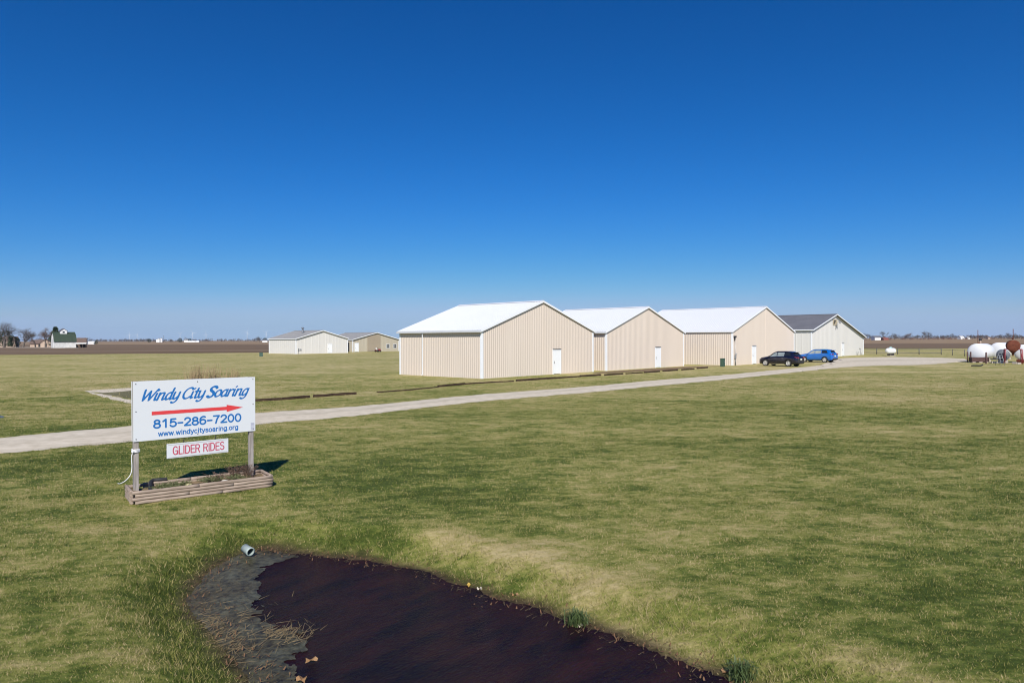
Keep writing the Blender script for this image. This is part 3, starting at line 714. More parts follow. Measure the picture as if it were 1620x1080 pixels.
G = 'tan steel hangars in a row beside the gravel drive'
h1 = hangar('hangar', 'nearest tan steel hangar with white roof and white gutter', (-2.4, 54.08), 14.8, 10.5, 3.88, 7.4, 6.42, 3.88, M['tan_steel'], M['tan_rib_shade'], M['white_steel'], M['white_trim'], 9.3, gutter=True, group=G)
mb = MB(); mb.box((-.20, 7.1, 1.85), (.05, .055, 3.6)); mb.box((-.25, 7.1, .1), (.2, .055, .06)); mb.build('downspout', M['white_trim'], h1)
h2 = hangar('hangar', 'tan white-roofed hangar standing second along the drive, behind bare earth', (9.18, 66.6), 15.13, 10.9, 3.86, 7.56, 6.46, 3.86, M['tan_steel'], M['tan_rib_shade'], M['white_steel'], M['white_trim'], 9.5, gutter=True, group=G)
h3 = hangar('hangar', 'largest tan white-roofed hangar, with the navy car parked at its front', (25.37, 78.55), 18.55, 14.5, 4.0, 9.27, 7.05, 4.0, M['tan_steel'], M['tan_rib_shade'], M['white_steel'], M['white_trim'], 5.73, group=G)
h4 = hangar('hangar', 'cream hangar with dark grey roof and lean-to slope behind blue car', (46.9, 106.8), 26.4, 15.5, 4.5, 10.7, 7.08, 3.3, M['cream_steel'], M['cream_rib_shade'], M['grey_roof'], M['white_trim'], 14.65, og=.4, oe=.3, side_rib=.9, ribspace=.6, group=G, ribw=.07)
h5 = hangar('hangar', 'low cream hangar with grey roof and white door far across the lawn', (-48.65, 153.64), 13.6, 12.4, 3.5, 6.8, 5.35, 3.5, M['cream_steel'], M['cream_steel'], M['light_grey_roof'], M['white_trim'], None, og=.3, oe=.2, ribspace=.9, group='pair of grey-roofed sheds across the lawn')
add_door(h5, 8.7, 1.0, 2.1, cap=False)
h6 = hangar('hangar', 'beige grey-roofed hangar with two windows and brown centre panel', (-41.18, 176.49), 14.84, 14.5, 3.25, 7.42, 5.05, 3.25, M['beige_steel'], M['beige_steel'], M['light_grey_roof'], M['white_trim'], None, og=.3, oe=.2, ribspace=.9, group='pair of grey-roofed sheds across the lawn')
add_door(h6, 1.15, 1.05, 2.2, cap=False)
mb = MB(); mb.hull8([(4.5, -.09, .15), (8.65, -.09, .15), (8.65, -.03, .15), (4.5, -.03, .15)], [(4.5, -.09, 4.15), (8.65, -.09, 4.55), (8.65, -.03, 4.55), (4.5, -.03, 4.15)])
pz = mb.build('centre_panel', M['tan_panel'], h6)  # flat panel in a darker tan than the wall
for wx in (11.1, 13.4):
    wbx = MB()
    wbx.box((wx, -.055, 1.4), (.98, .03, .92))
    wo = wbx.build('window', M['glass'], h6)
    fr = MB()
    fr.box((wx, -.06, 1.90), (1.14, .07, .08)); fr.box((wx, -.06, .90), (1.14, .07, .08))
    for s in (-.53, .53): fr.box((wx+s, -.06, 1.4), (.08, .068, .92))
    fr.box((wx, -.062, 1.4), (.06, .066, .92)); fr.box((wx, -.061, 1.4), (.98, .06, .05))
    fr.build('frame', M['white_trim'], wo)
mb = MB(); mb.box((-.06, 2.6, 1.25), (.05, 2.2, 2.4)); mb.build('doorway_shade', M['dark'], h6)  # dark panel, the open doorway's shade put into its colour
# roof vent on the far cream hangar
mb = MB(); mb.lathe([(.22, 0), (.22, 1.0), (.16, 1.0), (.16, 1.12), (.34, 1.12), (.34, 1.3), (.05, 1.45), (0, 1.45)], (4.6, 5.0, 4.7), n=14); mb.build('roof_vent', M['tank_grey'], h5)
mb = MB(); mb.box((.6, -.09, 1.0), (.3, .14, .5)); mb.box((1.15, -.08, .95), (.22, .12, .35)); mb.box((.6, -.06, .38), (.06, .06, .76)); mb.build('meter_box', M['steel'], h5)
# louvre, lamps and dish on the cream hangar gable
mb = MB(); mb.box((10.7, -.06, 5.75), (2.1, .05, 1.0))
for k in range(8): mb.box((10.7, -.095, 5.35+k*.115), (2.0, .03, .05))
mb.build('gable_louvre', mat('louvre_tan', (.50, .43, .31), .6, (.56, .49, .36), 3, 4, 1), h4)
for xx, zz in ((9.95, 6.0), (9.72, 5.7)):
    mb = MB(); mb.lathe([(.05, 0), (.06, .06), (.15, .2), (.17, .24), (.0, .235)], (xx, -.1, zz), R=Matrix.Rotation(PI/2+.3, 3, 'X'), n=14); mb.build('floodlight', M['plastic'], h4)
mb = MB()
mb.tube([(10.85, -.1, 4.55), (10.85, -.16, 5.3), (10.95, -.4, 5.55)], .035, 8)
mb.lathe([(0, 0), (.14, .02), (.26, .08), (.34, .15), (.33, .16), (.25, .10), (0, .03)], (11.1, -.5, 5.75), R=Matrix.Rotation(PI/2-.4, 3, 'X'), n=20)
mb.tube([(11.1, -.55, 5.5), (11.1, -.9, 5.75)], .015, 6); mb.build('satellite_dish', M['steel'], h4)
mb = MB()
for a in (0, 2.1, 4.2): mb.tube([(21.8+.42*math.cos(a), -.7+.42*math.sin(a), .03), (21.8, -.7, 1.15)], .03, 6)
mb.lathe([(.1, 1.1), (.16, 1.2), (.1, 1.3), (0, 1.3)], (21.8, -.7, 0), n=10)
wp = h4.matrix_basis @ Vector((21.8, -.7, 0)); me_o = mb.build('tripod_stand', M['steel']); me_o.matrix_world = Matrix.Translation((46.9, 106.8, 0)) @ Matrix.Rotation(ROT, 4, 'Z')
tag(me_o, 'small grey tripod stand in front of the cream hangar', 'stand')
# wall lamp and meter at the big tan hangar corner
mb = MB(); mb.box((.42, -.12, 3.3), (.34, .22, .22)); mb.box((.36, -.06, 3.02), (.08, .08, .36)); mb.build('wall_lamp', M['plastic'], h3)
mb = MB(); mb.box((.52, -.10, 1.0), (.26, .13, .42)); mb.lathe([(.1, 0), (.1, .09), (.07, .11), (0, .11)], (.56, -.16, 1.32), R=Matrix.Rotation(PI/2, 3, 'X'), n=14)
mb.tube([(.5, -.08, .0), (.5, -.08, 2.9)], .03, 8); mb.tube([(.66, -.09, 0), (.66, -.09, .8)], .025, 8); mb.build('meter_box', M['steel'], h3)

# ------------------------------------------------------------------ sign, planter, cord
sA = at(210, 776, .18); 
bl0 = Vector((-7.44, 13.39, 0)); br0 = Vector((-5.65, 14.99, 0))
se = (br0-bl0); SW = se.length; sang = math.atan2(se.y, se.x); SH = 1.18
sign = thing('sign', 'white board sign with blue lettering and red arrow on two wooden posts', 'sign', bl0, sang)
ZB, ZT = 1.135, 1.135+SH
for x in (.055, SW-.075):
    mb = MB(); pw = .092
    mb.box((x, .06, 1.16), (pw, pw, 2.32)); mb.build('post', M['old_wood'], sign, .006)
bd = MB(); bd.box((SW/2, 0, (ZB+ZT)/2), (SW, .022, SH)); board = bd.build('sign_board', [M['board']], sign, .002)
bk = MB(); bk.box((SW/2, .119, (ZB+ZT)/2), (SW, .022, SH)); bk.build('back_board', M['board'], sign, .002)
def flat(name, vs, fs, m, parent, y=-.0135, th=.0015):
    mb = MB(); nV = len(vs)
    mb.add([(a, y, b) for a, b in vs], fs)
    return mb.build(name, m, parent)
GLY = {
 'W': (.66, [[(0, .76), (.04, .4), (.10, .02)], [(.10, .02), (.31, .66)], [(.31, .66), (.36, .3), (.40, .02)], [(.40, .02), (.66, .78)]]),
 'i': (.17, [[(.03, .48), (.03, .1), (.06, .01), (.13, .05)], [(.05, .68), (.07, .71)]]),
 'n': (.40, [[(.02, .5), (.02, 0)], [(.02, .30), (.10, .45), (.2, .50), (.27, .44), (.27, .1), (.30, .01), (.37, .05)]]),
 'd': (.41, [[(.28, .45), (.18, .5), (.07, .4), (.02, .2), (.08, .02), (.17, .03), (.28, .18)], [(.29, .80), (.29, .1), (.32, .01), (.38, .05)]]),
 'y': (.37, [[(.02, .5), (.02, .2), (.08, .03), (.17, .05), (.28, .22)], [(.29, .5), (.29, 0), (.22, -.2), (.10, -.25), (.02, -.19)]]),
 'C': (.46, [[(.44, .64), (.38, .74), (.27, .77), (.11, .66), (.02, .4), (.06, .13), (.18, .0), (.32, .03), (.42, .14)]]),
 't': (.25, [[(.1, .70), (.1, .1), (.14, .01), (.23, .05)], [(0, .485), (.23, .50)]]),
 'S': (.43, [[(.40, .66), (.32, .76), (.18, .77), (.07, .66), (.11, .50), (.26, .38), (.35, .22), (.28, .05), (.14, .0), (.02, .09)]]),
 'o': (.38, [[(.18, .5), (.06, .4), (.02, .22), (.09, .03), (.2, .03), (.31, .14), (.33, .32), (.27, .47), (.18, .5)]]),
 'a': (.41, [[(.28, .45), (.18, .5), (.07, .4), (.02, .2), (.08, .02), (.17, .03), (.28, .18)], [(.29, .5), (.29, .1), (.32, .01), (.38, .05)]]),
 'r': (.29, [[(.02, .5), (.02, 0)], [(.02, .30), (.09, .44), (.18, .50), (.25, .46)]]),
 'g': (.39, [[(.28, .45), (.18, .5), (.07, .4), (.02, .2), (.08, .02), (.17, .03), (.28, .18)], [(.29, .5), (.29, 0), (.22, -.2), (.10, -.25), (.0, -.18)]]),
 ' ': (.16, [])}
def script_text(s, x0, x1, base, em, shear, na=.052, nb=.026, nang=38):
    segs = []; cx = 0
    for ch in s:
        wd, st = GLY[ch]
        heavy = 1.35 if ch == 'S' else 1.0
        for q in st:
            P = [p.xy for p in catmull([(a, b, 0) for a, b in q], 5)] if len(q) > 2 else [Vector(a) for a in q]
            for a, b in zip(P[:-1], P[1:]): segs.append((a.x+cx+shear*a.y, a.y, b.x+cx+shear*b.y, b.y, heavy))
        cx += wd
    sx = (x1-x0)/(cx+shear*.5)
    st = .006
    X = np.arange(x0-.05, x1+.12, st); Z = np.arange(base-.32*em, base+.95*em, st)
    XX, ZZ = np.meshgrid((X-x0)/sx, (Z-base)/em)
    ca, sa = math.cos(math.radians(nang)), math.sin(math.radians(nang))
    tr = lambda x, y: ((x*ca+y*sa)/na, (-x*sa+y*ca)/nb)
    U, V = tr(XX, ZZ); F = np.full(XX.shape, 9.)
    for ax, ay, bx_, by_, hv in segs:
        au, av = tr(ax, ay); bu, bv = tr(bx_, by_)
        eu, ev = bu-au, bv-av; tt = np.clip(((U-au)*eu+(V-av)*ev)/(eu*eu+ev*ev+1e-9), 0, 1)
        F = np.minimum(F, np.hypot(U-au-eu*tt, V-av-ev*tt)/hv-1)
    return marching(F, X, Z)
top = ZT
def zfrac(f): return top-f*SH
v, f = script_text('Windy City Soaring', .055*SW, .955*SW, zfrac(.325), .28, .36, .073, .038)
flat('lettering', v, f, M['ink_blue'], board)
# arrow
a0, a1, ah, hz = .137*SW, .888*SW, .745*SW, zfrac(.545)
flat('arrow', [(a0, hz-.036), (ah, hz-.036), (ah, hz+.036), (a0, hz+.036), (ah, hz-.075), (a1, hz+.0), (ah, hz+.075)], [(0, 1, 2, 3), (4, 5, 6)], M['ink_red'], board)
def arc(cx, cy, rx, ry, a0, a1, n=14):
    return [(cx+rx*math.cos(math.radians(a0+(a1-a0)*k/n)), cy+ry*math.sin(math.radians(a0+(a1-a0)*k/n))) for k in range(n+1)]
SANS = {   # monoline grotesque letters: cap height 1, x-height .72
 '8': (.64, [arc(.32, .75, .22, .22, 0, 360), arc(.32, .26, .27, .26, 0, 360)]), '1': (.64, [[(.14, .76), (.38, 1.), (.38, 0)]]),
 '5': (.64, [[(.54, .97), (.14, .97), (.09, .50)] + arc(.31, .33, .27, .31, 145, -155)]), '2': (.64, [arc(.32, .72, .25, .27, 165, -35) + [(.06, .03), (.6, .03)]]),
 '6': (.64, [arc(.32, .31, .26, .30, 0, 360), arc(.38, .52, .32, .47, 170, 60)]), '7': (.64, [[(.06, .96), (.58, .96), (.38, .55), (.26, 0)]]),
 '0': (.64, [arc(.32, .5, .26, .49, 0, 360, 24)]), '-': (.52, [[(.06, .42), (.46, .42)]]),
 'G': (.80, [arc(.40, .5, .33, .49, 40, 345, 20), [(.42, .47), (.73, .47), (.73, .05)]]), 'L': (.58, [[(.08, 1), (.08, .03), (.53, .03)]]), 'I': (.22, [[(.11, 1), (.11, 0)]]),
 'D': (.74, [[(.08, 0), (.08, 1)], [(.08, .97), (.34, .97)] + arc(.34, .5, .33, .47, 90, -90) + [(.08, .03)]]), 'E': (.64, [[(.58, .97), (.08, .97), (.08, .03), (.6, .03)], [(.08, .52), (.54, .52)]]),
 'R': (.72, [[(.08, 0), (.08, .97), (.40, .97)] + arc(.40, .73, .23, .24, 90, -90) + [(.08, .49)], [(.40, .49), (.64, 0)]]),
 'S': (.68, [arc(.34, .75, .25, .23, 30, 250) + arc(.34, .27, .28, .25, 80, -160)]), ' ': (.34, []),
 'w': (.86, [[(.04, .72), (.22, .0), (.42, .70), (.62, .0), (.80, .72)]]), '.': (.26, [[(.12, .03), (.13, .06)]]), 'i': (.26, [[(.13, .72), (.13, 0)], [(.13, .95), (.13, .98)]]),
 'n': (.62, [[(.09, .72), (.09, 0)], arc(.31, .46, .22, .25, 180, 0) + [(.53, 0)]]), 'd': (.64, [arc(.30, .36, .24, .36, 0, 360), [(.55, 1), (.55, 0)]]), 'y': (.60, [[(.05, .72), (.31, .02)], [(.56, .72), (.28, -.12), (.20, -.25), (.08, -.25)]]),
 'c': (.58, [arc(.32, .36, .25, .36, 45, 315)]), 't': (.36, [[(.18, .95), (.18, .1), (.24, .02), (.33, .03)], [(.03, .70), (.33, .70)]]), 's': (.56, [arc(.28, .54, .19, .17, 25, 250) + arc(.28, .19, .22, .18, 80, -160)]),
 'o': (.64, [arc(.32, .36, .26, .36, 0, 360)]), 'a': (.60, [arc(.28, .52, .2, .20, 165, 0) + [(.49, 0)], arc(.27, .20, .2, .2, 0, 360)]), 'r': (.42, [[(.09, .72), (.09, 0)], arc(.33, .42, .24, .28, 180, 80)]),
 'g': (.64, [arc(.30, .36, .24, .36, 0, 360), [(.55, .72), (.55, -.05)] + arc(.32, -.05, .23, .21, 0, -150)])}
def sans_text(body, x0, x1, z0, hgt, m, parent, stroke, y=-.0135, st=.005):
    segs = []; cx = 0
    for ch in body:
        wd, strokes = SANS[ch]
        for q in strokes:
            for (a, b), (c, d) in zip(q[:-1], q[1:]): segs.append((a+cx, b, c+cx, d))
        cx += wd+.07
    sx = (x1-x0)/(cx-.07); X = np.arange(x0-.02, x1+.02, st); Z = np.arange(z0-.34*hgt, z0+1.12*hgt, st)
    XX, ZZ = np.meshgrid(X-x0, Z-z0); F = np.full(XX.shape, 9.)
    for a, b, c, d in segs:
        a, c, b, d = a*sx, c*sx, b*hgt, d*hgt
        eu, ev = c-a, d-b; tt = np.clip(((XX-a)*eu+(ZZ-b)*ev)/(eu*eu+ev*ev+1e-12), 0, 1)
        F = np.minimum(F, np.hypot(XX-a-eu*tt, ZZ-b-ev*tt)/(stroke*hgt)-1)
    v, f = marching(F, X, Z)
    return flat('lettering', v, f, m, parent, y)
sans_text('815-286-7200', .149*SW, .872*SW, zfrac(.795), .158, M['ink_blue'], board, .105)
sans_text('www.windycitysoaring.org', .186*SW, .845*SW, zfrac(.938), .092, M['ink_blue'], board, .10, st=.004)
flat('sticker', [(.958*SW, zfrac(.975)), (.99*SW, zfrac(.975)), (.99*SW, zfrac(.845)), (.958*SW, zfrac(.845))], [(0, 1, 2, 3)], M['sticker'], board, -.0125)
sv = []; sf = []
for k, zz in enumerate((.955, .935, .915, .90)):
    b0 = len(sv); sv += [(.961*SW, zfrac(zz)), (.987*SW, zfrac(zz)), (.987*SW, zfrac(zz-.006)), (.961*SW, zfrac(zz-.006))]; sf.append((b0, b0+1, b0+2, b0+3))
flat('sticker_lines', sv, sf, M['board'], board, -.0135)
for fx in (.02, .5, .98):
    for fz in (.04, .5, .96):
        if fx == .5 and fz == .5: continue
        mb = MB(); mb.lathe([(.011, 0), (.009, .006), (0, .007)], (fx*SW, -.011, zfrac(fz)), R=Matrix.Rotation(PI/2, 3, 'X'), n=8)
        mb.build('screw', M['dark'], board)
# hanging panel
gx0, gx1 = .605, 1.82; gz1 = ZB-.105; gz0 = gz1-.295
ride = thing('hanging_sign', 'small white panel with faded red lettering hung under the big sign board', 'sign', bl0, sang)
mb = MB(); mb.box(((gx0+gx1)/2, 0, (gz0+gz1)/2), (gx1-gx0, .018, gz1-gz0)); pnl = mb.build('panel', M['board'], ride, .002)
sans_text('GLIDER RIDES', gx0+.09*(gx1-gx0), gx0+.93*(gx1-gx0), gz0+.068, .165, M['ink_rose'], pnl, .062, y=-.0115)
mb = MB()
fw = .012
for zz in (gz0+.02, gz1-.02): mb.box(((gx0+gx1)/2, -.0105, zz), (gx1-gx0-.05, .003, fw))
mb.build('border', M['board_edge'], pnl)
for xx in (gx0+.32, gx0+.95):
    mb = MB(); mb.tube([(xx, .0, gz1-.01), (xx, 0, gz1+.04), (xx+.012, 0, gz1+.075), (xx, 0, gz1+.105)], .007, 6); mb.build('hook', M['dark'], ride)
# cord on the left post
pw0 = Vector((.055, .06, 0))
mb = MB()
for k in range(3):
    zz = .93+.022*k; h_ = .058
    mb.tube([(.055-h_, .06-h_, zz), (.055+h_, .06-h_, zz+.006), (.055+h_, .06+h_, zz+.012), (.055-h_, .06+h_, zz+.008), (.055-h_, .06-h_, zz)], .011, 6)
mb.tube([tuple(p) for p in catmull([(.0, .0, .95), (-.035, -.01, .85), (-.03, -.02, .66), (-.06, -.05, .52), (-.16, -.11, .42), (-.27, -.17, .385), (-.31, -.19, .40)], 6)], .0075, 6)
mb.lathe([(0, -.03), (.026, -.015), (.026, .015), (0, .03)], (-.01, -.0, .945), n=8)
rope = mb.build('cord', M['cord']); rope.location = bl0; rope.rotation_euler = (0, 0, sang)
tag(rope, 'white cord knotted round the left sign post with a loose end', 'cord')

# planter of round landscape timbers
pang = math.atan2(pe.y, pe.x)
planter = thing('planter', 'long low planter of weathered round timbers under the sign', 'planter', PL_FL, pang)
rl = .034
def log(a, b, r=rl, nm='timber', m=None):
    a, b = Vector(a), Vector(b); k = 9; rr = random.Random(hash((round(a.x, 2), round(a.y, 2), round(a.z, 3))) & 0xffff)
    mb = MB(); mb.tube([a+(b-a)*t/k+Vector((0, 0, rr.uniform(-.003, .003))) for t in range(k+1)], [r*rr.uniform(.95, 1.05) for _ in range(k+1)], 12)
    o = mb.build(nm, m or M['log_wood'], planter); return o
for row in range(4):
    z = .03+row*.062
    off = .0 if row % 2 else .05
    split = PL_W*(.62, .38, .7, .45)[row]
    log((.0+off, .0, z), (split-.004, .0, z)); log((split+.004, .003, z), (PL_W-off*.4+(.04 if row == 2 else 0), .003, z))
    log((.3, PL_D, z), (split, PL_D, z)); log((split+.01, PL_D, z), (PL_W, PL_D, z))
    log((.0, .05, z+.004), (.0, PL_D-.02, z+.004)); log((PL_W, .05, z+.004), (PL_W, PL_D-.02, z+.004))
log((.0, PL_D, .2), (.3, PL_D+.005, .2)); 
mb = MB(); nx_, ny_ = 40, 14; rr = random.Random(3)
for j in range(ny_+1):
    for i in range(nx_+1):
        mb.v.append((.03+(PL_W-.06)*i/nx_, .03+(PL_D-.06)*j/ny_, .155+.018*math.sin(i*.7+j)+rr.uniform(-.012, .012)))
for j in range(ny_):
    for i in range(nx_):
        q = j*(nx_+1)+i; mb.f.append((q, q+1, q+nx_+2, q+nx_+1)); mb.m.append(0); mb.sm.append(True)
mb.build('soil', M['dirt'], planter)
def P2(x, y, z): return PL_FL+pe*x+pn*y+Vector((0, 0, z))
# pale stones
def rock(x, y, s, label, m):
    bmx = bmesh.new(); bmesh.ops.create_icosphere(bmx, subdivisions=2, radius=s)
    r = random.Random(int(x*1000))
    for v in bmx.verts: v.co *= r.uniform(.82, 1.12); v.co.z *= .6
    me = bpy.data.meshes.new('stone'); bmx.to_mesh(me); bmx.free(); me.materials.append(m)
    o = link('stone', me); o.location = P2(x, y, .17+s*.3)
    return tag(o, label, 'stone', 'stones in the planter')
st = mat('limestone', (.42, .40, .34), .85, (.6, .58, .52), 8, 6, 1, .006, 30)
rock(1.72, .22, .07, 'palest stone in the planter near its right post', st); rock(1.86, .2, .05, 'small pale stone just right of the palest planter stone', st)
rock(1.05, .30, .06, 'yellowish stone among moss in the middle of planter', mat('yellow_stone', (.34, .33, .16), .9, (.46, .44, .24), 8, 6, 1))
rock(.42, .2, .06, 'grey green stone beside the left sign post base', mat('mossy_stone', (.14, .16, .10), .9, (.26, .27, .2), 8, 6, 1))
# dead plants in the planter
def dead_plant(x, y, hgt, n_, label, seed, m=None, spread=.16):
    r = random.Random(seed); mb = MB()
    for k in range(n_):
        a = r.uniform(0, 2*PI); l = hgt*r.uniform(.5, 1.1); b0 = Vector((r.gauss(0, .05), r.gauss(0, .03), 0))
        d = Vector((math.cos(a), math.sin(a), 0))*spread*r.uniform(.3, 1.2)
        p1 = b0+d*.5+Vector((0, 0, l*.6)); p2 = b0+d*1.2+Vector((0, 0, l*r.uniform(.75, 1)))
        mb.tube([b0, p1, p2], [.005, .004, .002], 3, cap=False)
        for q in range(5):
            c = p1+(p2-p1)*r.random(); e = Vector((r.uniform(-1, 1), r.uniform(-1, 1), r.uniform(-.2, 1)))*.05
            mb.add([c, c+e, c+e*.6+Vector((.008, .008, .0))], [(0, 1, 2)])
    o = mb.build('dead_plant', m or M['twig_brown']); o.location = P2(x, y, .15)
    return tag(o, label, 'plant', 'plants in the planter')
dead_plant(2.25, .5, .34, 46, 'tallest brown dead plant in the planter beside the right post', 1)
dead_plant(2.02, .58, .30, 40, 'dry twiggy plant left of the tallest dead plant', 2)
dead_plant(1.62, .5, .2, 34, 'low sprawling dry plant along the planter back', 3, spread=.3)
gp = mat('planter_green', (.07, .09, .03), .8, (.16, .17, .07), 5, 5, 1)
dead_plant(1.5, .36, .15, 90, 'greenish low plant behind the palest stone', 4, gp, .2)
dead_plant(1.98, .34, .13, 60, 'short green plant near the right end of the planter', 5, gp, .18)
dead_plant(.85, .42, .10, 90, 'mossy green clump left of the yellowish stone', 6, gp, .24)
dead_plant(.58, .34, .09, 70, 'lowest green clump near the left sign post', 7, gp, .2)
mb = MB(); mb.tube([tuple(v) for v in catmull([(.36, .30, .15), (.40, .62, .2), (.46, PL_D+.0, .265), (.62, PL_D, .27), (.74, PL_D+.0, .265)], 5)], .038, 10)
hose = mb.build('black_drain_hose', M['plastic']); hose.location = PL_FL; hose.rotation_euler = (0, 0, pang)
tag(hose, 'short black flexible hose bent over the planter back log', 'hose')

# ornamental grass in the bed behind the sign
def orn_grass(px, py, hgt, wid, n_, label, seed):
    p0 = at(px, py); r = random.Random(seed); mb = MB()
    for k in range(n_):
        a = r.uniform(0, 2*PI); b0 = Vector((r.gauss(0, wid*.3), r.gauss(0, wid*.22), 0)); l = hgt*r.uniform(.55, 1.08)
        d = Vector((math.cos(a), math.sin(a), 0))*r.uniform(.02, .26)*l
        sdv_ = Vector((r.uniform(-1, 1), r.uniform(-.3, .3), 0)).normalized()*.011
        p1 = b0+d*.45+Vector((0, 0, l*.6)); p2 = b0+d+Vector((0, 0, l))
        mb.add([b0-sdv_, b0+sdv_, p1+sdv_*.8, p1-sdv_*.8, p2], [(0, 1, 2, 3), (3, 2, 4)])
        if r.random() < .4:
            for q in range(3):
                c = p1+(p2-p1)*r.uniform(.5, 1); e = Vector((r.uniform(-.05, .05), r.uniform(-.05, .05), .07)); mb.add([c-sdv_*.8, c+sdv_*.8, c+e], [(0, 1, 2)])
    o = mb.build('ornamental_grass', M['dry_grass']); o.location = p0
    return tag(o, label, 'plant', 'dry ornamental grasses behind the sign')
orn_grass(310, 622, 1.72, .9, 210, 'dry tan ornamental grass showing tallest over the sign board top', 1)
orn_grass(338, 620, 1.62, .9, 190, 'dry tan ornamental grass right of the tallest clump', 2)
orn_grass(366, 621, 1.50, .8, 130, 'sparse dry ornamental grass at the right end of its row', 3)

# timbers edging the lawn
ties = [((400, 635), (445, 632.6), .9), ((447, 632.4), (489, 629), 1), ((495.6, 628.4), (524.5, 626.2), 1), ((526, 626), (563, 623.6), 1), ((596.7, 621), (653, 617), .55), ((654, 616.6), (692, 612.8), .5),
        ((693, 612.2), (734.6, 608.4), 1), ((736, 608), (781, 605.2), .75), ((782, 605), (812, 603.6), .6), ((816.5, 603), (854, 600.6), 1.1), ((855, 600.4), (886.7, 598.4), 1), ((887.5, 598.2), (917, 596.2), .8),
        ((918, 596), (950, 594), 1.1), ((956.5, 594), (985, 592), 1), ((990, 591.6), (1016, 590), .7), ((1019, 590), (1043, 588.2), 1), ((1049, 587.7), (1071.6, 586), 1), ((1078.6, 585.6), (1097.6, 584.2), 1), ((1102.7, 583.4), (1119, 582), .9)]
where = ['dark sleeper half hidden behind the right edge of the sign board', 'dark sleeper second in the edging from the sign board', 'brown sleeper third from the sign, after a small gap', 'brown sleeper ending at the wide gap in the edging',
         'thin sunken sleeper just right of the wide gap', 'low sunken sleeper left of the nearest hangar corner trim', 'bulky brown sleeper left of the nearest hangar corner', 'sleeper lying under the nearest hangar corner', 'low sleeper just right of the nearest hangar corner',
         'thick sleeper in front of the nearest hangar, left of its door', 'sleeper straight in front of the nearest hangar door', 'sleeper just right of the nearest hangar door', 'thick sleeper before the gap between the first two hangars', 'sleeper at the left corner of the second hangar',
         'thin sleeper in front of the second hangar gable', 'sleeper left of the second hangar door', 'sleeper right of the second hangar door', 'sleeper by the right corner of the second hangar', 'last short sleeper in the edging toward the green box']
for (a, b, hk), lb in zip(ties, where):
    A, B = at(*a), at(*b); d = B-A; l = d.length
    rr = random.Random(int(a[0])); hh = .13*hk
    mb = MB(); k = max(4, int(l/.25)); secs = []
    for i in range(k+1):
        x = l*i/k; dz = rr.uniform(-.012, .012); dy = rr.uniform(-.012, .012)
        wd = .085*rr.uniform(.9, 1.08)
        secs += [(x, dy-wd, -.05), (x, dy+wd, -.05), (x, dy+wd*.92, hh+dz), (x, dy-wd*.92, hh+dz+.008)]
    fs = [(0, 3, 2, 1), tuple(4*k+q for q in range(4))]
    for i in range(k):
        for q in range(4): fs.append((4*i+q, 4*i+(q+1) % 4, 4*i+4+(q+1) % 4, 4*i+4+q))
    mb.add(secs, fs)
    o = mb.build('edging_timber', M['tie_wood'], None, .012); o.location = A; o.rotation_euler = (0, 0, math.atan2(d.y, d.x))
    tag(o, lb, 'timber', 'railway sleepers edging the lawn before the hangars')

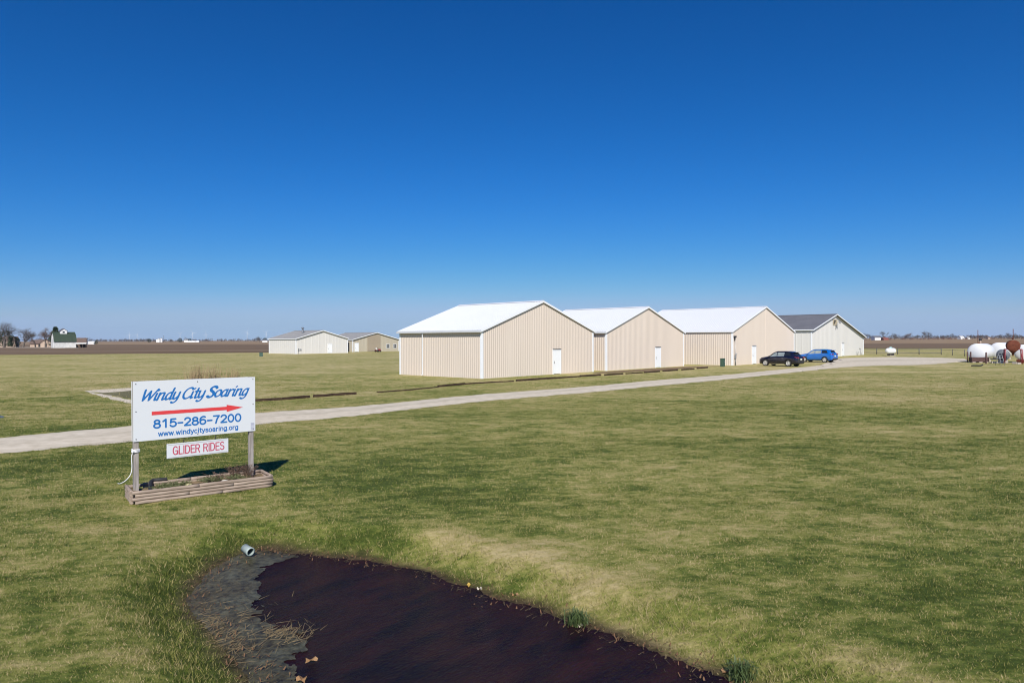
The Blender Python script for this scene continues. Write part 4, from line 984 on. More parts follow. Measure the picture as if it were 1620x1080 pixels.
# ------------------------------------------------------------------ cars
def pchip(xs, ys):
    xs = np.array(xs, float); ys = np.array(ys, float); h = np.diff(xs); d = np.diff(ys)/h; m = np.zeros(len(xs))
    for i in range(1, len(xs)-1):
        m[i] = 0 if d[i-1]*d[i] <= 0 else 3*(h[i-1]+h[i])/((2*h[i]+h[i-1])/d[i-1]+(h[i]+2*h[i-1])/d[i])
    m[0], m[-1] = d[0], d[-1]
    def f(x):
        x = np.clip(x, xs[0], xs[-1]); i = np.clip(np.searchsorted(xs, x)-1, 0, len(h)-1); t = (x-xs[i])/h[i]
        return ys[i]*(2*t**3-3*t*t+1)+h[i]*m[i]*(t**3-2*t*t+t)+ys[i+1]*(-2*t**3+3*t*t)+h[i]*m[i+1]*(t**3-t*t)
    return f
def car(name, label, paint, loc, heading, P):
    T = thing(name, label, 'car', loc, heading, 'cars parked by the hangars')
    Lr, Lf = P['rear'], P['front']
    top = pchip(*zip(*P['top'])); belt = pchip(*zip(*P['belt'])); hw = pchip(*zip(*P['hw'])); hr = pchip(*zip(*P['hr'])); bot = pchip(*zip(*P['bot']))
    Ra, zc = P['arch'], P['zc']
    def sec(x):
        zb = float(bot(x))
        for xc in P['wheels']:
            dx = abs(x-xc)
            if dx < Ra: zb = max(zb, zc+math.sqrt(Ra*Ra-dx*dx)*.97)
        z4 = max(float(belt(x)), zb+.06); w_ = float(hw(x)); wr = float(hr(x)); zt = max(float(top(x)), z4+.012)
        zl = float(bot(x))
        z2 = max(zl+.33*(z4-zl), zb+.02); z3 = max(zl+.70*(z4-zl), zb+.04)
        e = min(.07, (zt-z4)*.45)
        return [(0, zb), (w_*.93 if zb < zl+.02 else w_*.985, zb), (w_*1.0, z2), (w_*.992, z3), (w_*.955, z4), (wr, zt-e), (wr*.86, zt-e*.35), (wr*.5, zt-.004), (0, zt)]
    xs = np.unique(np.round(np.concatenate([np.linspace(Lr, Lf, 110), [xc+Ra*s*.999 for xc in P['wheels'] for s in (-1, 1)], [xc+Ra*s*1.001 for xc in P['wheels'] for s in (-1, 1)]]), 4))
    S = [sec(float(x)) for x in xs]
    mb = MB(); n = 9
    ring = lambda s: [(y, z) for y, z in s]+[(-y, z) for y, z in s[-2:0:-1]]
    R_ = [ring(s) for s in S]; m_ = len(R_[0])
    for x, r in zip(xs, R_): mb.v += [(float(x), y, z) for y, z in r]
    for i in range(len(xs)-1):
        for k in range(m_):
            k2 = (k+1) % m_
            mb.f.append((i*m_+k, (i+1)*m_+k, (i+1)*m_+k2, i*m_+k2)); dark_ = k in (0, m_-1)
            mb.m.append(1 if dark_ else 0); mb.sm.append(not dark_)
    mb.f.append(tuple(range(m_))); mb.m.append(0); mb.sm.append(False)
    mb.f.append(tuple((len(xs)-1)*m_+k for k in range(m_))[::-1]); mb.m.append(0); mb.sm.append(False)
    body = mb.build('body', [paint, M['plastic']], T)
    def side_patch(nm, xa, xb, ta, tb, m, lo=4, hi=5, sides=(1, -1), off=.006, parent=T, slant=(0, 0), nxp=14):
        for s in sides:
            q = MB(); nt_ = 4
            for i in range(nxp+1):
                for j in range(nt_+1):
                    tj = ta+(tb-ta)*j/nt_
                    x = xa+(xb-xa)*i/nxp + (slant[0]*(1-i/nxp)+slant[1]*i/nxp)*(j/nt_)
                    c = sec(x); y = c[lo][0]+(c[hi][0]-c[lo][0])*tj; z = c[lo][1]+(c[hi][1]-c[lo][1])*tj
                    q.v.append((x, s*(y+off), z+off*.4))
            for i in range(nxp):
                for j in range(nt_):
                    a = i*(nt_+1)+j; q.f.append((a, a+nt_+1, a+nt_+2, a+1)); q.m.append(0); q.sm.append(True)
            q.build(nm, m, parent)
    def top_patch(nm, xa, xb, fr, m, off=.008):
        q = MB(); nxp = 10
        us = np.linspace(-1, 1, 11)
        for i in range(nxp+1):
            x = xa+(xb-xa)*i/nxp; c = sec(x)
            yy = [c[8][0], c[7][0], c[6][0], c[5][0]]; zz = [c[8][1], c[7][1], c[6][1], c[5][1]]
            sx = (sec(x+.03)[8][1]-sec(x-.03)[8][1])/.06; nrm = Vector((-sx, 0, 1)).normalized()*off
            for u in us:
                y = abs(u)*fr*c[5][0]; q.v.append((x+nrm.x, math.copysign(y, u), float(np.interp(y, yy, zz))+nrm.z))
        k = len(us)
        for i in range(nxp):
            for j in range(k-1):
                a = i*k+j; q.f.append((a, a+k, a+k+1, a+1)); q.m.append(0); q.sm.append(True)
        return q.build(nm, m, T)
    for (xa, xb, s0, s1, gm_) in P['side_windows']: side_patch('side_window', xa, xb, .10, .86, gm_, slant=(s0, s1))
    top_patch('windscreen', *P['screen'], .93, M['glass']); top_patch('rear_window', *P['rearwin'], .86, M['glass'])
    # lamps
    side_patch('tail_lamp', Lr+.05, Lr+.28, .62, .96, M['lamp_red'], 3, 4, off=.012, nxp=6)
    side_patch('headlamp', Lf-.42, Lf-.12, .55, .98, M['lamp_clear'], 3, 4, off=.012, nxp=6)
    side_patch('sill_trim', P['wheels'][0]+Ra+.06, P['wheels'][1]-Ra-.06, .05, .22, P['sill'], 1, 2, off=.012)
    for s in (1, -1):
        q = MB(); q.box((P['mirror'], s*(hw(P['mirror'])+.09), belt(P['mirror'])+.06), (.14, .2, .13)); q.box((P['mirror']+.02, s*(hw(P['mirror'])-.02), belt(P['mirror'])+.0), (.08, .10, .05)); q.build('mirror', paint, T, .03)
        for hx_ in P['handles']:
            q = MB(); q.box((hx_, s*(hw(hx_)+.012), belt(hx_)-.16), (.2, .035, .03)); q.build('handle', P['hand'], T, .008)
        q = MB(); zr = lambda x: sec(x)[5][1]+.05
        q.tube([(x, s*(sec(x)[5][0]-.05), zr(x)) for x in np.linspace(P['rail'][0], P['rail'][1], 9)], .02, 6); q.build('roof_rail', M['plastic'], T)
    # rear face
    q = MB(); q.box((Lr-.005, 0, P['plate_z']), (.03, .34, .16)); q.build('number_plate', M['plate'], T)
    for s in (1, -1):
        q = MB(); q.box((Lr+.02, s*P['hw'][0][1]*.80, P['lamp_z']), (.09, P['hw'][0][1]*.42, .16)); q.build('tail_lamp', M['lamp_red'], T, .03)
    q = MB(); q.box((Lr+.03, 0, .47), (.12, P['hw'][0][1]*1.9, .2)); q.build('rear_bumper', M['plastic'], T, .05)
    q = MB(); zt = top(P['spoil']); q.box((P['spoil']-.12, 0, zt-.005), (.3, hr(P['spoil'])*1.75, .04)); q.build('spoiler', paint, T, .015)
    # door seams
    for dxs in P['seams']:
        for s in (1, -1):
            q = MB()
            pts = []
            for j in range(9):
                tt = j/8; c = sec(dxs); zlo, zhi = c[1][1]+.1, c[4][1]; z = zlo+(zhi-zlo)*tt
                y = float(np.interp(z, [c[1][1], c[2][1], c[3][1], c[4][1]], [c[1][0], c[2][0], c[3][0], c[4][0]])); pts.append((dxs, s*(y+.001), z))
            q.tube(pts, .006, 4, cap=False); q.build('door_seam', M['plastic'], T)
    # wheels
    wr_ = P['wr']
    for xc in P['wheels']:
        for s in (1, -1):
            yo = s*(float(hw(xc))-.13)
            q = MB(); Rm = Matrix.Rotation(-PI/2*s, 3, 'X')
            q.lathe([(wr_*.66, .10), (wr_*.93, .115), (wr_*.985, .09), (wr_, .05), (wr_, -.05), (wr_*.985, -.09), (wr_*.93, -.115), (wr_*.66, -.10)], (xc, yo, wr_), R=Rm, n=32)
            wl = q.build('wheel', M['tyre'], T)
            q = MB(); q.lathe([(wr_*.67, .105), (wr_*.63, .108), (wr_*.60, .06), (wr_*.6, -.09)], (xc, yo, wr_), R=Rm, n=32)
            for k in range(5):
                a = 2*PI*k/5+.3; d = Vector((math.cos(a), 0, math.sin(a))); pr = Vector((-d.z, 0, d.x))
                c = Vector((xc, yo, wr_)); o_ = Vector((0, s*.095, 0)); i_ = Vector((0, s*.055, 0))
                w0, w1 = .055, .085
                q.hull8([c+o_+d*.04-pr*w0, c+o_+d*.04+pr*w0, c+o_+d*wr_*.63+pr*w1, c+o_+d*wr_*.63-pr*w1], [c+i_+d*.04-pr*w0, c+i_+d*.04+pr*w0, c+i_+d*wr_*.63+pr*w1, c+i_+d*wr_*.63-pr*w1])
            q.lathe([(.07, .06), (.07, .103), (.03, .112), (0, .112)], (xc, yo, wr_), R=Rm, n=16)
            q.build('rim', M['alloy'], wl)
            q = MB(); q.lathe([(wr_*.6, .02), (0, .02)], (xc, yo, wr_), R=Rm, n=24, smooth=False); q.build('brake_disc', M['plastic'], wl)
    return T
f_ = Vector((-.62, .785)); hd = math.atan2(f_.y, f_.x)
def car_loc(px, py, rx, ry, hd_):
    p0 = at(px, py); R = Matrix.Rotation(hd_, 3, 'Z'); v = R @ Vector((rx, ry, 0)); return (p0.x-v.x, p0.y-v.y, 0)
crossover = dict(rear=-2.38, front=2.37, wheels=(-1.37, 1.37), arch=.42, zc=.37, wr=.37,
    top=[(-2.38, .92), (-2.30, 1.13), (-2.12, 1.20), (-1.72, 1.56), (-1.45, 1.63), (-.7, 1.685), (-.1, 1.68), (.35, 1.61), (1.22, 1.10), (1.55, 1.04), (2.0, .95), (2.26, .82), (2.37, .6)],
    belt=[(-2.38, .88), (-2.2, 1.08), (-1.8, 1.12), (0, 1.04), (1.1, 1.0), (1.6, .97), (2.1, .86), (2.3, .72), (2.37, .55)],
    hw=[(-2.38, .70), (-2.28, .80), (-2.0, .89), (-1.3, .935), (0, .925), (1.3, .93), (1.9, .87), (2.2, .74), (2.33, .55), (2.37, .40)],
    hr=[(-2.38, .60), (-2.1, .66), (-1.7, .58), (-1, .63), (0, .64), (.4, .63), (1.2, .74), (1.6, .76), (2.1, .64), (2.37, .34)],
    bot=[(-2.38, .42), (-2.2, .30), (-1.8, .25), (0, .23), (1.8, .22), (2.2, .24), (2.37, .34)],
    side_windows=[(.02, .98, .0, -.62, M['glass_clear']), (-.86, -.05, 0., .0, M['glass_clear']), (-1.66, -.94, .18, .0, M['glass'])],
    screen=(.40, 1.20), rearwin=(-2.10, -1.74), mirror=.86, handles=(-.72, .2), hand=M['chrome'], sill=M['chrome'], rail=(-1.3, .1), plate_z=.80, lamp_z=.98, spoil=-1.72, seams=(-.02, .98, -.92))
navy = car('parked_car', 'navy crossover car with silver wheels nosed toward the largest tan hangar', M['paint_navy'], car_loc(1247.5, 579.7, -1.37, .80, hd), hd, crossover)
suv = dict(crossover)
suv.update(rear=-2.28, front=2.3, wheels=(-1.33, 1.33), wr=.36, arch=.41,
    top=[(-2.28, .95), (-2.22, 1.20), (-2.08, 1.28), (-1.86, 1.56), (-1.6, 1.64), (-.7, 1.70), (-.1, 1.69), (.3, 1.63), (1.15, 1.13), (1.5, 1.07), (2.0, .98), (2.2, .86), (2.3, .62)],
    belt=[(-2.28, .90), (-2.1, 1.13), (-1.7, 1.16), (0, 1.06), (1.0, 1.02), (1.6, .99), (2.05, .9), (2.22, .76), (2.3, .58)],
    hw=[(-2.28, .72), (-2.18, .82), (-1.9, .88), (-1.2, .92), (0, .905), (1.2, .92), (1.85, .86), (2.12, .74), (2.26, .55), (2.3, .42)],
    hr=[(-2.28, .62), (-2.1, .66), (-1.8, .60), (-1, .63), (0, .64), (.35, .63), (1.1, .73), (1.5, .76), (2.0, .64), (2.3, .36)],
    bot=[(-2.28, .42), (-2.1, .32), (-1.7, .27), (0, .25), (1.7, .24), (2.1, .26), (2.3, .36)],
    side_windows=[(.0, .92, .0, -.58, M['glass_clear']), (-.86, -.06, 0., .0, M['glass_clear']), (-1.72, -.94, .2, .0, M['glass'])],
    screen=(.36, 1.12), rearwin=(-2.06, -1.86), mirror=.8, hand=M['paint_blue'], sill=M['plastic'], plate_z=.84, lamp_z=1.08, spoil=-1.84)
hd2 = math.atan2(.77, -.64)
blue = car('parked_car', 'bright blue sport utility car parked beyond the navy crossover', M['paint_blue'], car_loc(1304.8, 573.4, -1.33, .80, hd2), hd2, suv)

# ------------------------------------------------------------------ utility boxes
def pedestal(px, py, wd, ht, label, m, rz=.5):
    p0 = at(px, py); T = thing('utility_box', label, 'utility box', p0, rz)
    mb = MB(); mb.box((0, 0, ht*.47), (wd, wd*.8, ht*.94)); mb.build('cabinet', m, T, .02)
    mb = MB(); mb.box((0, 0, ht*.96), (wd*1.08, wd*.9, ht*.07)); mb.build('lid', m, T, .015)
    mb = MB(); mb.box((wd*.3, -wd*.42, ht*.55), (.04, .05, .12)); mb.build('handle', M['steel'], T)
    return T
pedestal(1143, 579.8, .46, .92, 'dark green utility box on the grass left of big hangar corner', M['box_green'], ROT)
pedestal(413, 563.8, .62, .78, 'small dark utility box alone on the lawn near the far cream hangar', M['box_green'], .3)

# ------------------------------------------------------------------ fuel tanks at the right
def hz_tank(mb, r, L, z, dish=.3):
    prof = [(0, -L/2-dish*r)]
    for k in range(1, 7):
        a = k/6*PI/2; prof.append((r*math.sin(a), -L/2-dish*r*math.cos(a)))
    for k in range(6, -1, -1):
        a = k/6*PI/2; prof.append((r*math.sin(a), L/2+dish*r*math.cos(a)))
    mb.lathe(prof, (0, 0, z), 'X', 36)
def tank(name, label, loc, rz, r, L, zc, m, legs=True, group='fuel tanks'):
    T = thing(name, label, 'tank', loc, rz, group)
    mb = MB(); hz_tank(mb, r, L, zc); mb.build('shell', m, T)
    for x in (-L*.32, L*.32):
        q = MB()
        hh = zc-r*.80
        q.hull8([(x-.12, -r*.75, 0), (x+.12, -r*.75, 0), (x+.12, r*.75, 0), (x-.12, r*.75, 0)], [(x-.12, -r*.62, hh), (x+.12, -r*.62, hh), (x+.12, r*.62, hh), (x-.12, r*.62, hh)])
        q.build('saddle', M['rubble'], T)
    return T
ta = at(1561, 573.2); aA = math.radians(38)
tA = tank('fuel_tank', 'big white horizontal fuel tank with black capped vent behind dark trough', (ta.x+.35, ta.y+1.55, 0), aA, 1.06, 2.9, 1.28, M['tank_white'])
mb = MB(); mb.tube([(-.2, .0, 2.30), (-.2, 0, 2.72)], .10, 10); mb.build('vent_pipe', M['house_tan'], tA)
mb = MB(); mb.lathe([(.14, 0), (.17, .03), (.17, .2), (.1, .27), (0, .27)], (-.2, 0, 2.70), n=14); mb.build('vent_cap', M['plastic'], tA)
mb = MB(); mb.tube([(-1.05, 0, 2.25), (-1.05, 0, 4.05)], .035, 8); mb.tube([(-1.05, 0, 2.36), (-.55, 0, 2.40), (-.3, 0, 2.38)], .05, 8); mb.lathe([(.1, 0), (.1, .14), (0, .14)], (-.75, 0, 2.3), n=10); mb.build('rust_pipe', M['rust'], tA)
tb_ = at(1597, 569.5)
tB = tank('fuel_tank', 'white horizontal tank half hidden behind the rusty overhead tank', (tb_.x+.8, tb_.y+2.6, 0), aA, 1.08, 3.0, 1.30, M['tank_white'])
tc = at(1626, 574)
tC = tank('fuel_tank', 'white fuel tank with rusty foot cut off by the picture edge', (tc.x+.6, tc.y+.9, 0), aA, .98, 2.8, 1.25, M['tank_white'])
mb = MB(); mb.box((-1.0, -.2, .26), (1.3, 1.7, .3)); mb.build('rusty_cradle', M['rust'], tC)
tg = at(1592, 574.2)
tG = tank('drum_tank', 'dark grey drum shaped tank below the rusty overhead tank', (tg.x+.1, tg.y+.7, 0), math.radians(58), .68, 1.1, .98, M['tank_grey'])
# overhead rusty tank on red frame
to_ = at(1606, 575.4)
OT = thing('overhead_tank', 'rusty round farm tank raised on a red steel frame', 'tank', (to_.x, to_.y+.35, 0), math.radians(60), 'fuel tanks')
mb = MB(); hz_tank(mb, .67, 1.15, 2.12, .16); mb.build('shell', M['rust'], OT)
mb = MB(); mb.lathe([(.12, 1.22), (.42, 1.56)], (0, 0, 0), n=16); mb.lathe([(.05, .9), (.12, 1.24)], (0, 0, 0), n=12); mb.build('outlet', M['rust'], OT)
for sx in (-1, 1):
    for sy in (-1, 1):
        mb = MB(); mb.tube([(sx*.62, sy*.85, 0), (sx*.55, sy*.80, 1.72)], .055, 8); mb.build('leg', M['red_frame'], OT)
mb = MB()
for sx in (-1, 1): mb.tube([(sx*.55, -.80, 1.70), (sx*.55, .80, 1.70)], .05, 8)
for sy in (-1, 1):
    mb.tube([(-.55, sy*.80, 1.68), (.55, sy*.80, 1.68)], .05, 8); mb.tube([(-.62, sy*.84, .28), (.62, sy*.84, .28)], .045, 8)
    mb.tube([(-.6, sy*.84, .3), (.56, sy*.8, 1.6)], .025, 6)
mb.build('cross_bar', M['red_frame'], OT)
mb = MB(); mb.tube([(-.2, 0, 2.85), (-.2, 0, 4.1)], .035, 8); mb.tube([(.2, 0, 2.86), (.2, 0, 3.05)], .09, 10); mb.build('vent_pipe', M['rust'], OT)
# trough
tp = at(1551.5, 573.6)
TR = thing('trough', 'dark rust brown steel trough in front of the big white tank', 'trough', (tp.x+.1, tp.y+.5, 0), math.radians(-8))
mb = MB(); 
for sy in (-1, 1): mb.box((0, sy*.36, .38), (1.95, .05, .52))
for sx in (-1, 1): mb.box((sx*.95, 0, .38), (.05, .67, .515))
mb.box((0, 0, .16), (1.84, .66, .05)); mb.build('basin', M['rust_dark'], TR)
mb = MB()
for sx in (-.7, .05, .75): mb.box((sx, -.1, .065), (.35, .5, .13))
mb.build('support_block', M['rubble'], TR)
def bollard(px, py, hgt, r, m, label):
    p0 = at(px, py); mb = MB(); mb.lathe([(r, 0), (r, hgt-.05), (r*.7, hgt), (0, hgt+.01)], (0, 0, 0), n=14)
    o = mb.build('bollard', m); o.location = p0; return tag(o, label, 'post', 'steel guard posts round the fuel tanks')
bollard(1530.4, 573, 1.32, .065, M['rust_dark'], 'dark guard post leftmost of the three by the gravel lot')
bollard(1535.6, 573, 1.32, .085, M['rust_dark'], 'thicker dark guard post right beside the leftmost post')
bollard(1560, 575.2, 1.36, .085, M['rust_dark'], 'brown guard post in front of the big white tank')
# ladder
lp = at(1587, 578.6)
LT = thing('step_ladder', 'pale aluminium step ladder standing in front of the grey tank', 'ladder', (lp.x, lp.y, 0), .2)
for sy, nm in ((0, 'front_frame'), (.75, 'rear_frame')):
    mb = MB()
    for sx in (-.22, .22): mb.tube([(sx*(1.1), sy-.0, 0), (sx*.8, .38, 1.4)], .025, 6)
    for k in range(1, 5):
        tq = k/5; mb.box((0, sy+(.38-sy)*tq, 1.4*tq), (.44*(1.1-.3*tq), .06, .03))
    mb.build(nm, M['steel'], LT)
mb = MB(); mb.box((0, .38, 1.41), (.38, .2, .04)); mb.build('top_step', M['steel'], LT)
dp = at(1546, 579.3); mb = MB()
mb.tube([tuple(v) for v in catmull([(-.6, 0, .06), (-.2, .15, .08), (.2, -.1, .07), (.55, .12, .1), (.8, .3, .16)], 6)], .07, 8); o = mb.build('dark_hose', M['plastic']); o.location = dp
tag(o, 'dark hose lying on grass in front of the trough', 'hose')
bp = at(1570, 577); mb = MB(); rr = random.Random(4)
for i, (px, py, s) in enumerate(((1571, 574.4, .24), (1577, 574.6, .22), (1582, 573.6, .2), (1605, 575.6, .25), (1612, 576, .22))):
    q = at(px, py); mb = MB(); mb.box((0, 0, s*.45), (s*1.7, s, s*.9)); o = mb.build('concrete_block', M['rubble'], None, .02); o.location = q; o.rotation_euler = (0, 0, i*.7)
    tag(o, ['pale concrete block at the foot of big white tank', 'concrete block midway in the row below the big tank', 'concrete block beside the step ladder', 'concrete block between the red frame legs', 'concrete block at the right red frame leg'][i], 'block', 'concrete blocks by the tanks')
# small propane tank
pt = at(1409, 562.8)
PT = thing('propane_tank', 'small white propane tank with domed lid by the pipe fence', 'tank', pt, math.radians(18))
mb = MB(); hz_tank(mb, .50, 1.15, .85, .75); mb.build('shell', M['tank_white'], PT)
mb = MB(); mb.lathe([(.26, 1.28), (.26, 1.42), (.2, 1.52), (0, 1.55)], n=18); mb.build('dome', mat('dome_teal', (.25, .42, .42), .5, (.35, .5, .5), 4, 3, 1), PT)
for sx in (-.4, .4):
    mb = MB(); mb.box((sx, 0, .22), (.12, .6, .44)); mb.build('leg', M['dark'], PT)
mb = MB(); mb.box((0, -.05, .05), (1.3, .75, .10)); mb.build('slab', M['rubble'], PT)
# pipe fence beyond the lot
fpx = [(1366, 559.6), (1387, 560.2), (1420, 560.2), (1454, 560.8), (1489, 561.0)]
FN = thing('pipe_fence', 'grey pipe fence of two rails beyond the gravel lot', 'fence', at(1387, 560.2), 0)
o0 = at(1387, 560.2); FP = [at(a, b)-o0 for a, b in fpx]
for i, p in enumerate(FP):
    mb = MB(); mb.tube([p, p+Vector((0, 0, 1.12))], .07, 8); mb.build('post', M['fence_dark'], FN)
for zz in (.30, 1.02):
    mb = MB(); mb.tube([p+Vector((0, 0, zz)) for p in FP], .045, 6); mb.build('rail', M['fence_dark'], FN)
# dark kerb of rough grass behind the lot
wpx = [(1489, 561.0), (1528, 566.5)]
mb = MB(); A, B = at(1489, 561.0), at(1526, 563.5)
for zz in (.95,): mb.tube([Vector((0, 0, zz)), (B-A)+Vector((0, 0, zz))], .02, 5)
for k in (.5, 1.0): mb.tube([(B-A)*k, (B-A)*k+Vector((0, 0, 1.1))], .05, 6)
o = mb.build('wire_fence', M['fence_dark']); o.location = A; tag(o, 'thin wire fence running from the pipe fence to guard posts', 'fence')
# mower by the far beige hangar
mp_ = at(598, 556.6)
MW = thing('riding_mower', 'small dark riding mower with pale top by the far beige hangar', 'mower', mp_, .8)
mb = MB(); mb.box((.35, 0, .55), (.7, .55, .4)); mb.box((-.3, 0, .4), (.7, .7, .2)); mb.build('body', M['red_frame'], MW, .06)
mb = MB(); mb.box((-.35, 0, .62), (.4, .45, .1)); mb.box((-.55, 0, .85), (.1, .45, .4)); mb.build('seat', M['far_white'], MW, .04)
for x, y, r in ((.5, .4, .2), (.5, -.4, .2), (-.45, .45, .3), (-.45, -.45, .3)):
    mb = MB(); mb.lathe([(r*.5, .08), (r*.95, .09), (r, .05), (r, -.05), (r*.95, -.09), (r*.5, -.08)], (x, y, r), 'Y', 18); mb.lathe([(r*.5, .06), (0, .06)], (x, y, r), 'Y', 18); mb.lathe([(r*.5, -.06), (0, -.06)], (x, y, r), 'Y', 18); mb.build('wheel', M['tyre'], MW)
mb = MB(); mb.tube([(.1, 0, .7), (-.05, 0, 1.0)], .02, 6); mb.lathe([(.16, 0), (.18, .02), (.16, .04)], (-.05, 0, 1.0), n=14); mb.build('steering_wheel', M['plastic'], MW)

# ------------------------------------------------------------------ trees
def bare_tree(name, label, loc, hgt, seed, spread=.5, twig=None, group='bare trees', tw=.05, levels=5, trunk_r=None, dense=1.0):
    r = random.Random(seed); tk = MB(); cr = MB(); tr0 = trunk_r or hgt*.028
    def grow(p, d, l, rad, lev):
        pts = [p]; q = p.copy(); dd = d.copy(); k = 3
        for i in range(k):
            dd = (dd+Vector((r.gauss(0, .12), r.gauss(0, .12), r.gauss(.03, .06)))).normalized(); q = q+dd*l/k; pts.append(q.copy())
        tgt = tk if lev < 2 else cr
        tgt.tube(pts, [rad*(1-.45*i/k) for i in range(k+1)], 6 if lev < 2 else 3, cap=False)
        if lev >= levels: return
        nb = r.choice((3, 3, 4)) if lev < 3 else int(round(4*dense))
        for b in range(nb):
            tt = r.uniform(.45, 1.0) if lev else r.uniform(.55, 1.0)
            i = min(int(tt*k), k-1); pp = pts[i].lerp(pts[i+1], tt*k-i)
            ax = Vector((r.gauss(0, 1), r.gauss(0, 1), r.gauss(.1, .5))).normalized()
            nd = (dd*(1-spread)+ax*spread*1.1+Vector((0, 0, .24 if lev < 3 else .05))).normalized()
            grow(pp, nd, l*r.uniform(.66, .9), max(rad*.5, tw*.35), lev+1)
    grow(Vector((0, 0, 0)), Vector((r.gauss(0, .04), r.gauss(0, .04), 1)), hgt*.27, tr0, 0)
    # scale the crown to the wanted height
    zm = max(v[2] for v in cr.v); s = hgt/zm
    for b in (tk, cr): b.v = [(x*s, y*s, z*s) for x, y, z in b.v]
    T = thing(name, label, 'tree', loc, 0, group)
    tk.build('trunk', M['bark'], T); cr.build('crown', twig or M['twig'], T)
    return T
def evergreen(name, label, loc, hgt, wid, seed, group='evergreen trees', shape='cone'):
    r = random.Random(seed); T = thing(name, label, 'tree', loc, 0, group)
    tk = MB(); tk.tube([(0, 0, 0), (0, 0, hgt*.9)], [hgt*.025, hgt*.006], 8); tk.build('trunk', M['bark'], T)
    cr = MB()
    for k in range(1500):
        z = r.uniform(.06, 1)**.9; a = r.uniform(0, 2*PI)
        prof = (1-z)**.8 if shape == 'cone' else math.sqrt(max(0, 1-(2*z-1)**2))*.9+.1
        lob = .75+.25*math.sin(3*a+seed)+.2*math.sin(5*a+7*z)
        rad = wid/2*prof*lob*math.sqrt(r.uniform(.15, 1))
        c = Vector((rad*math.cos(a), rad*math.sin(a), z*hgt)); s = hgt*.045*r.uniform(.6, 1.3)
        n1_ = Vector((math.cos(a), math.sin(a), r.uniform(-.5, .3))); u = Vector((r.gauss(0, 1), r.gauss(0, 1), r.gauss(0, 1))).normalized()
        cr.add([c, c+n1_*s*1.6+u*s*.4, c+n1_*s*1.3-u*s*.5, c-u*s*.7], [(0, 1, 2), (0, 2, 3)])
    cr.build('crown', M['evergreen'], T); return T
def gpos(px, Z): return Vector(((px-810)/FOC*Z, Z, 0))
bare_tree('bare_tree', 'tallest bare tree at the left picture edge behind the tan house', gpos(6, 330), 13.2, 3)
bare_tree('bare_tree', 'wide bare tree between the dark evergreens and the low brown shed', gpos(36, 335), 10.0, 8, .6, trunk_r=.4)
bare_tree('bare_tree', 'bare tree over the left end of the low brown roofed shed', gpos(56, 345), 8.5, 12, .55)
bare_tree('bare_tree', 'brown bare tree just left of the white barn', gpos(72, 335), 10.2, 21, .55, M['twig_brown'])
bare_tree('bare_tree', 'bare tree directly behind the left end of white barn', gpos(82, 350), 9.4, 22, .55, M['twig_brown'])
evergreen('evergreen_tree', 'dark evergreen under the tallest bare tree', gpos(9, 345), 8.4, 7.5, 2, shape='round')
evergreen('evergreen_tree', 'low dark evergreen bush right of the tan house', gpos(22, 340), 5.4, 4.8, 5, shape='round')
evergreen('evergreen_tree', 'dark conifer rising behind the white barn roof', gpos(88, 345), 10.2, 8.0, 9)
# farm buildings at the left
def gable_box(T, Wd, L, ez, rz, wall, roof, ov=.3, nm='wall'):
    mb = MB(); mb.v = [(0, 0, 0), (Wd, 0, 0), (Wd, L, 0), (0, L, 0), (0, 0, ez), (Wd, 0, ez), (Wd, L, ez), (0, L, ez), (0, L/2, rz), (Wd, L/2, rz)]
    mb.f = [(0, 1, 5, 4), (2, 3, 7, 6), (1, 2, 6, 9, 5), (3, 0, 4, 8, 7)]; mb.m = [0]*4; mb.sm = [False]*4; mb.build(nm, wall, T)
    s = (rz-ez)/(L/2); rb = MB(); th = .15
    for sg in (0, 1):
        y0 = -ov if sg == 0 else L+ov; z0 = ez-s*ov+.05
        rb.hull8([(-ov, y0, z0), (Wd+ov, y0, z0), (Wd+ov, L/2, rz+.05), (-ov, L/2, rz+.05)], [(-ov, y0, z0+th), (Wd+ov, y0, z0+th), (Wd+ov, L/2, rz+.05+th), (-ov, L/2, rz+.05+th)])
    rb.build('roof', roof, T)
b0 = at(86, 550.6)
BN = thing('barn', 'weathered white gambrel barn with green roof across the field', 'barn', b0, math.radians(43))
BL, BWd = 8.2, 8.0
prof = [(0, 0), (0, 3.1), (1.5, 5.6), (4.0, 6.9), (6.5, 5.6), (8.0, 3.1), (8.0, 0)]
mb = MB(); k = len(prof)
mb.v = [(0, y, z) for y, z in prof]+[(BL, y, z) for y, z in prof]; mb.f = [tuple(range(k)), tuple(range(k, 2*k))[::-1], (0, k, k+1, 1), (5, k+5, k+6, 6)]; mb.m = [0]*4; mb.sm = [False]*4
mb.build('wall', M['barn_white'], BN)
mb = MB(); RO = [(-.35, 2.75), (1.42, 5.72), (4.0, 7.06), (6.58, 5.72), (8.35, 2.75)]
for (y0, z0), (y1, z1) in zip(RO[:-1], RO[1:]): mb.hull8([(-.25, y0, z0), (BL+.25, y0, z0), (BL+.25, y1, z1), (-.25, y1, z1)], [(-.25, y0, z0+.12), (BL+.25, y0, z0+.12), (BL+.25, y1, z1+.12), (-.25, y1, z1+.12)])
mb.build('roof', M['barn_green'], BN)
mb = MB(); mb.v = [(2.6, 2.4, 6.0), (5.2, 2.4, 6.0), (5.2, 2.4, 7.6), (3.9, 2.4, 8.6), (2.6, 2.4, 7.6), (2.6, 5.6, 6.0), (5.2, 5.6, 6.0), (5.2, 5.6, 7.6), (3.9, 5.6, 8.6), (2.6, 5.6, 7.6)]
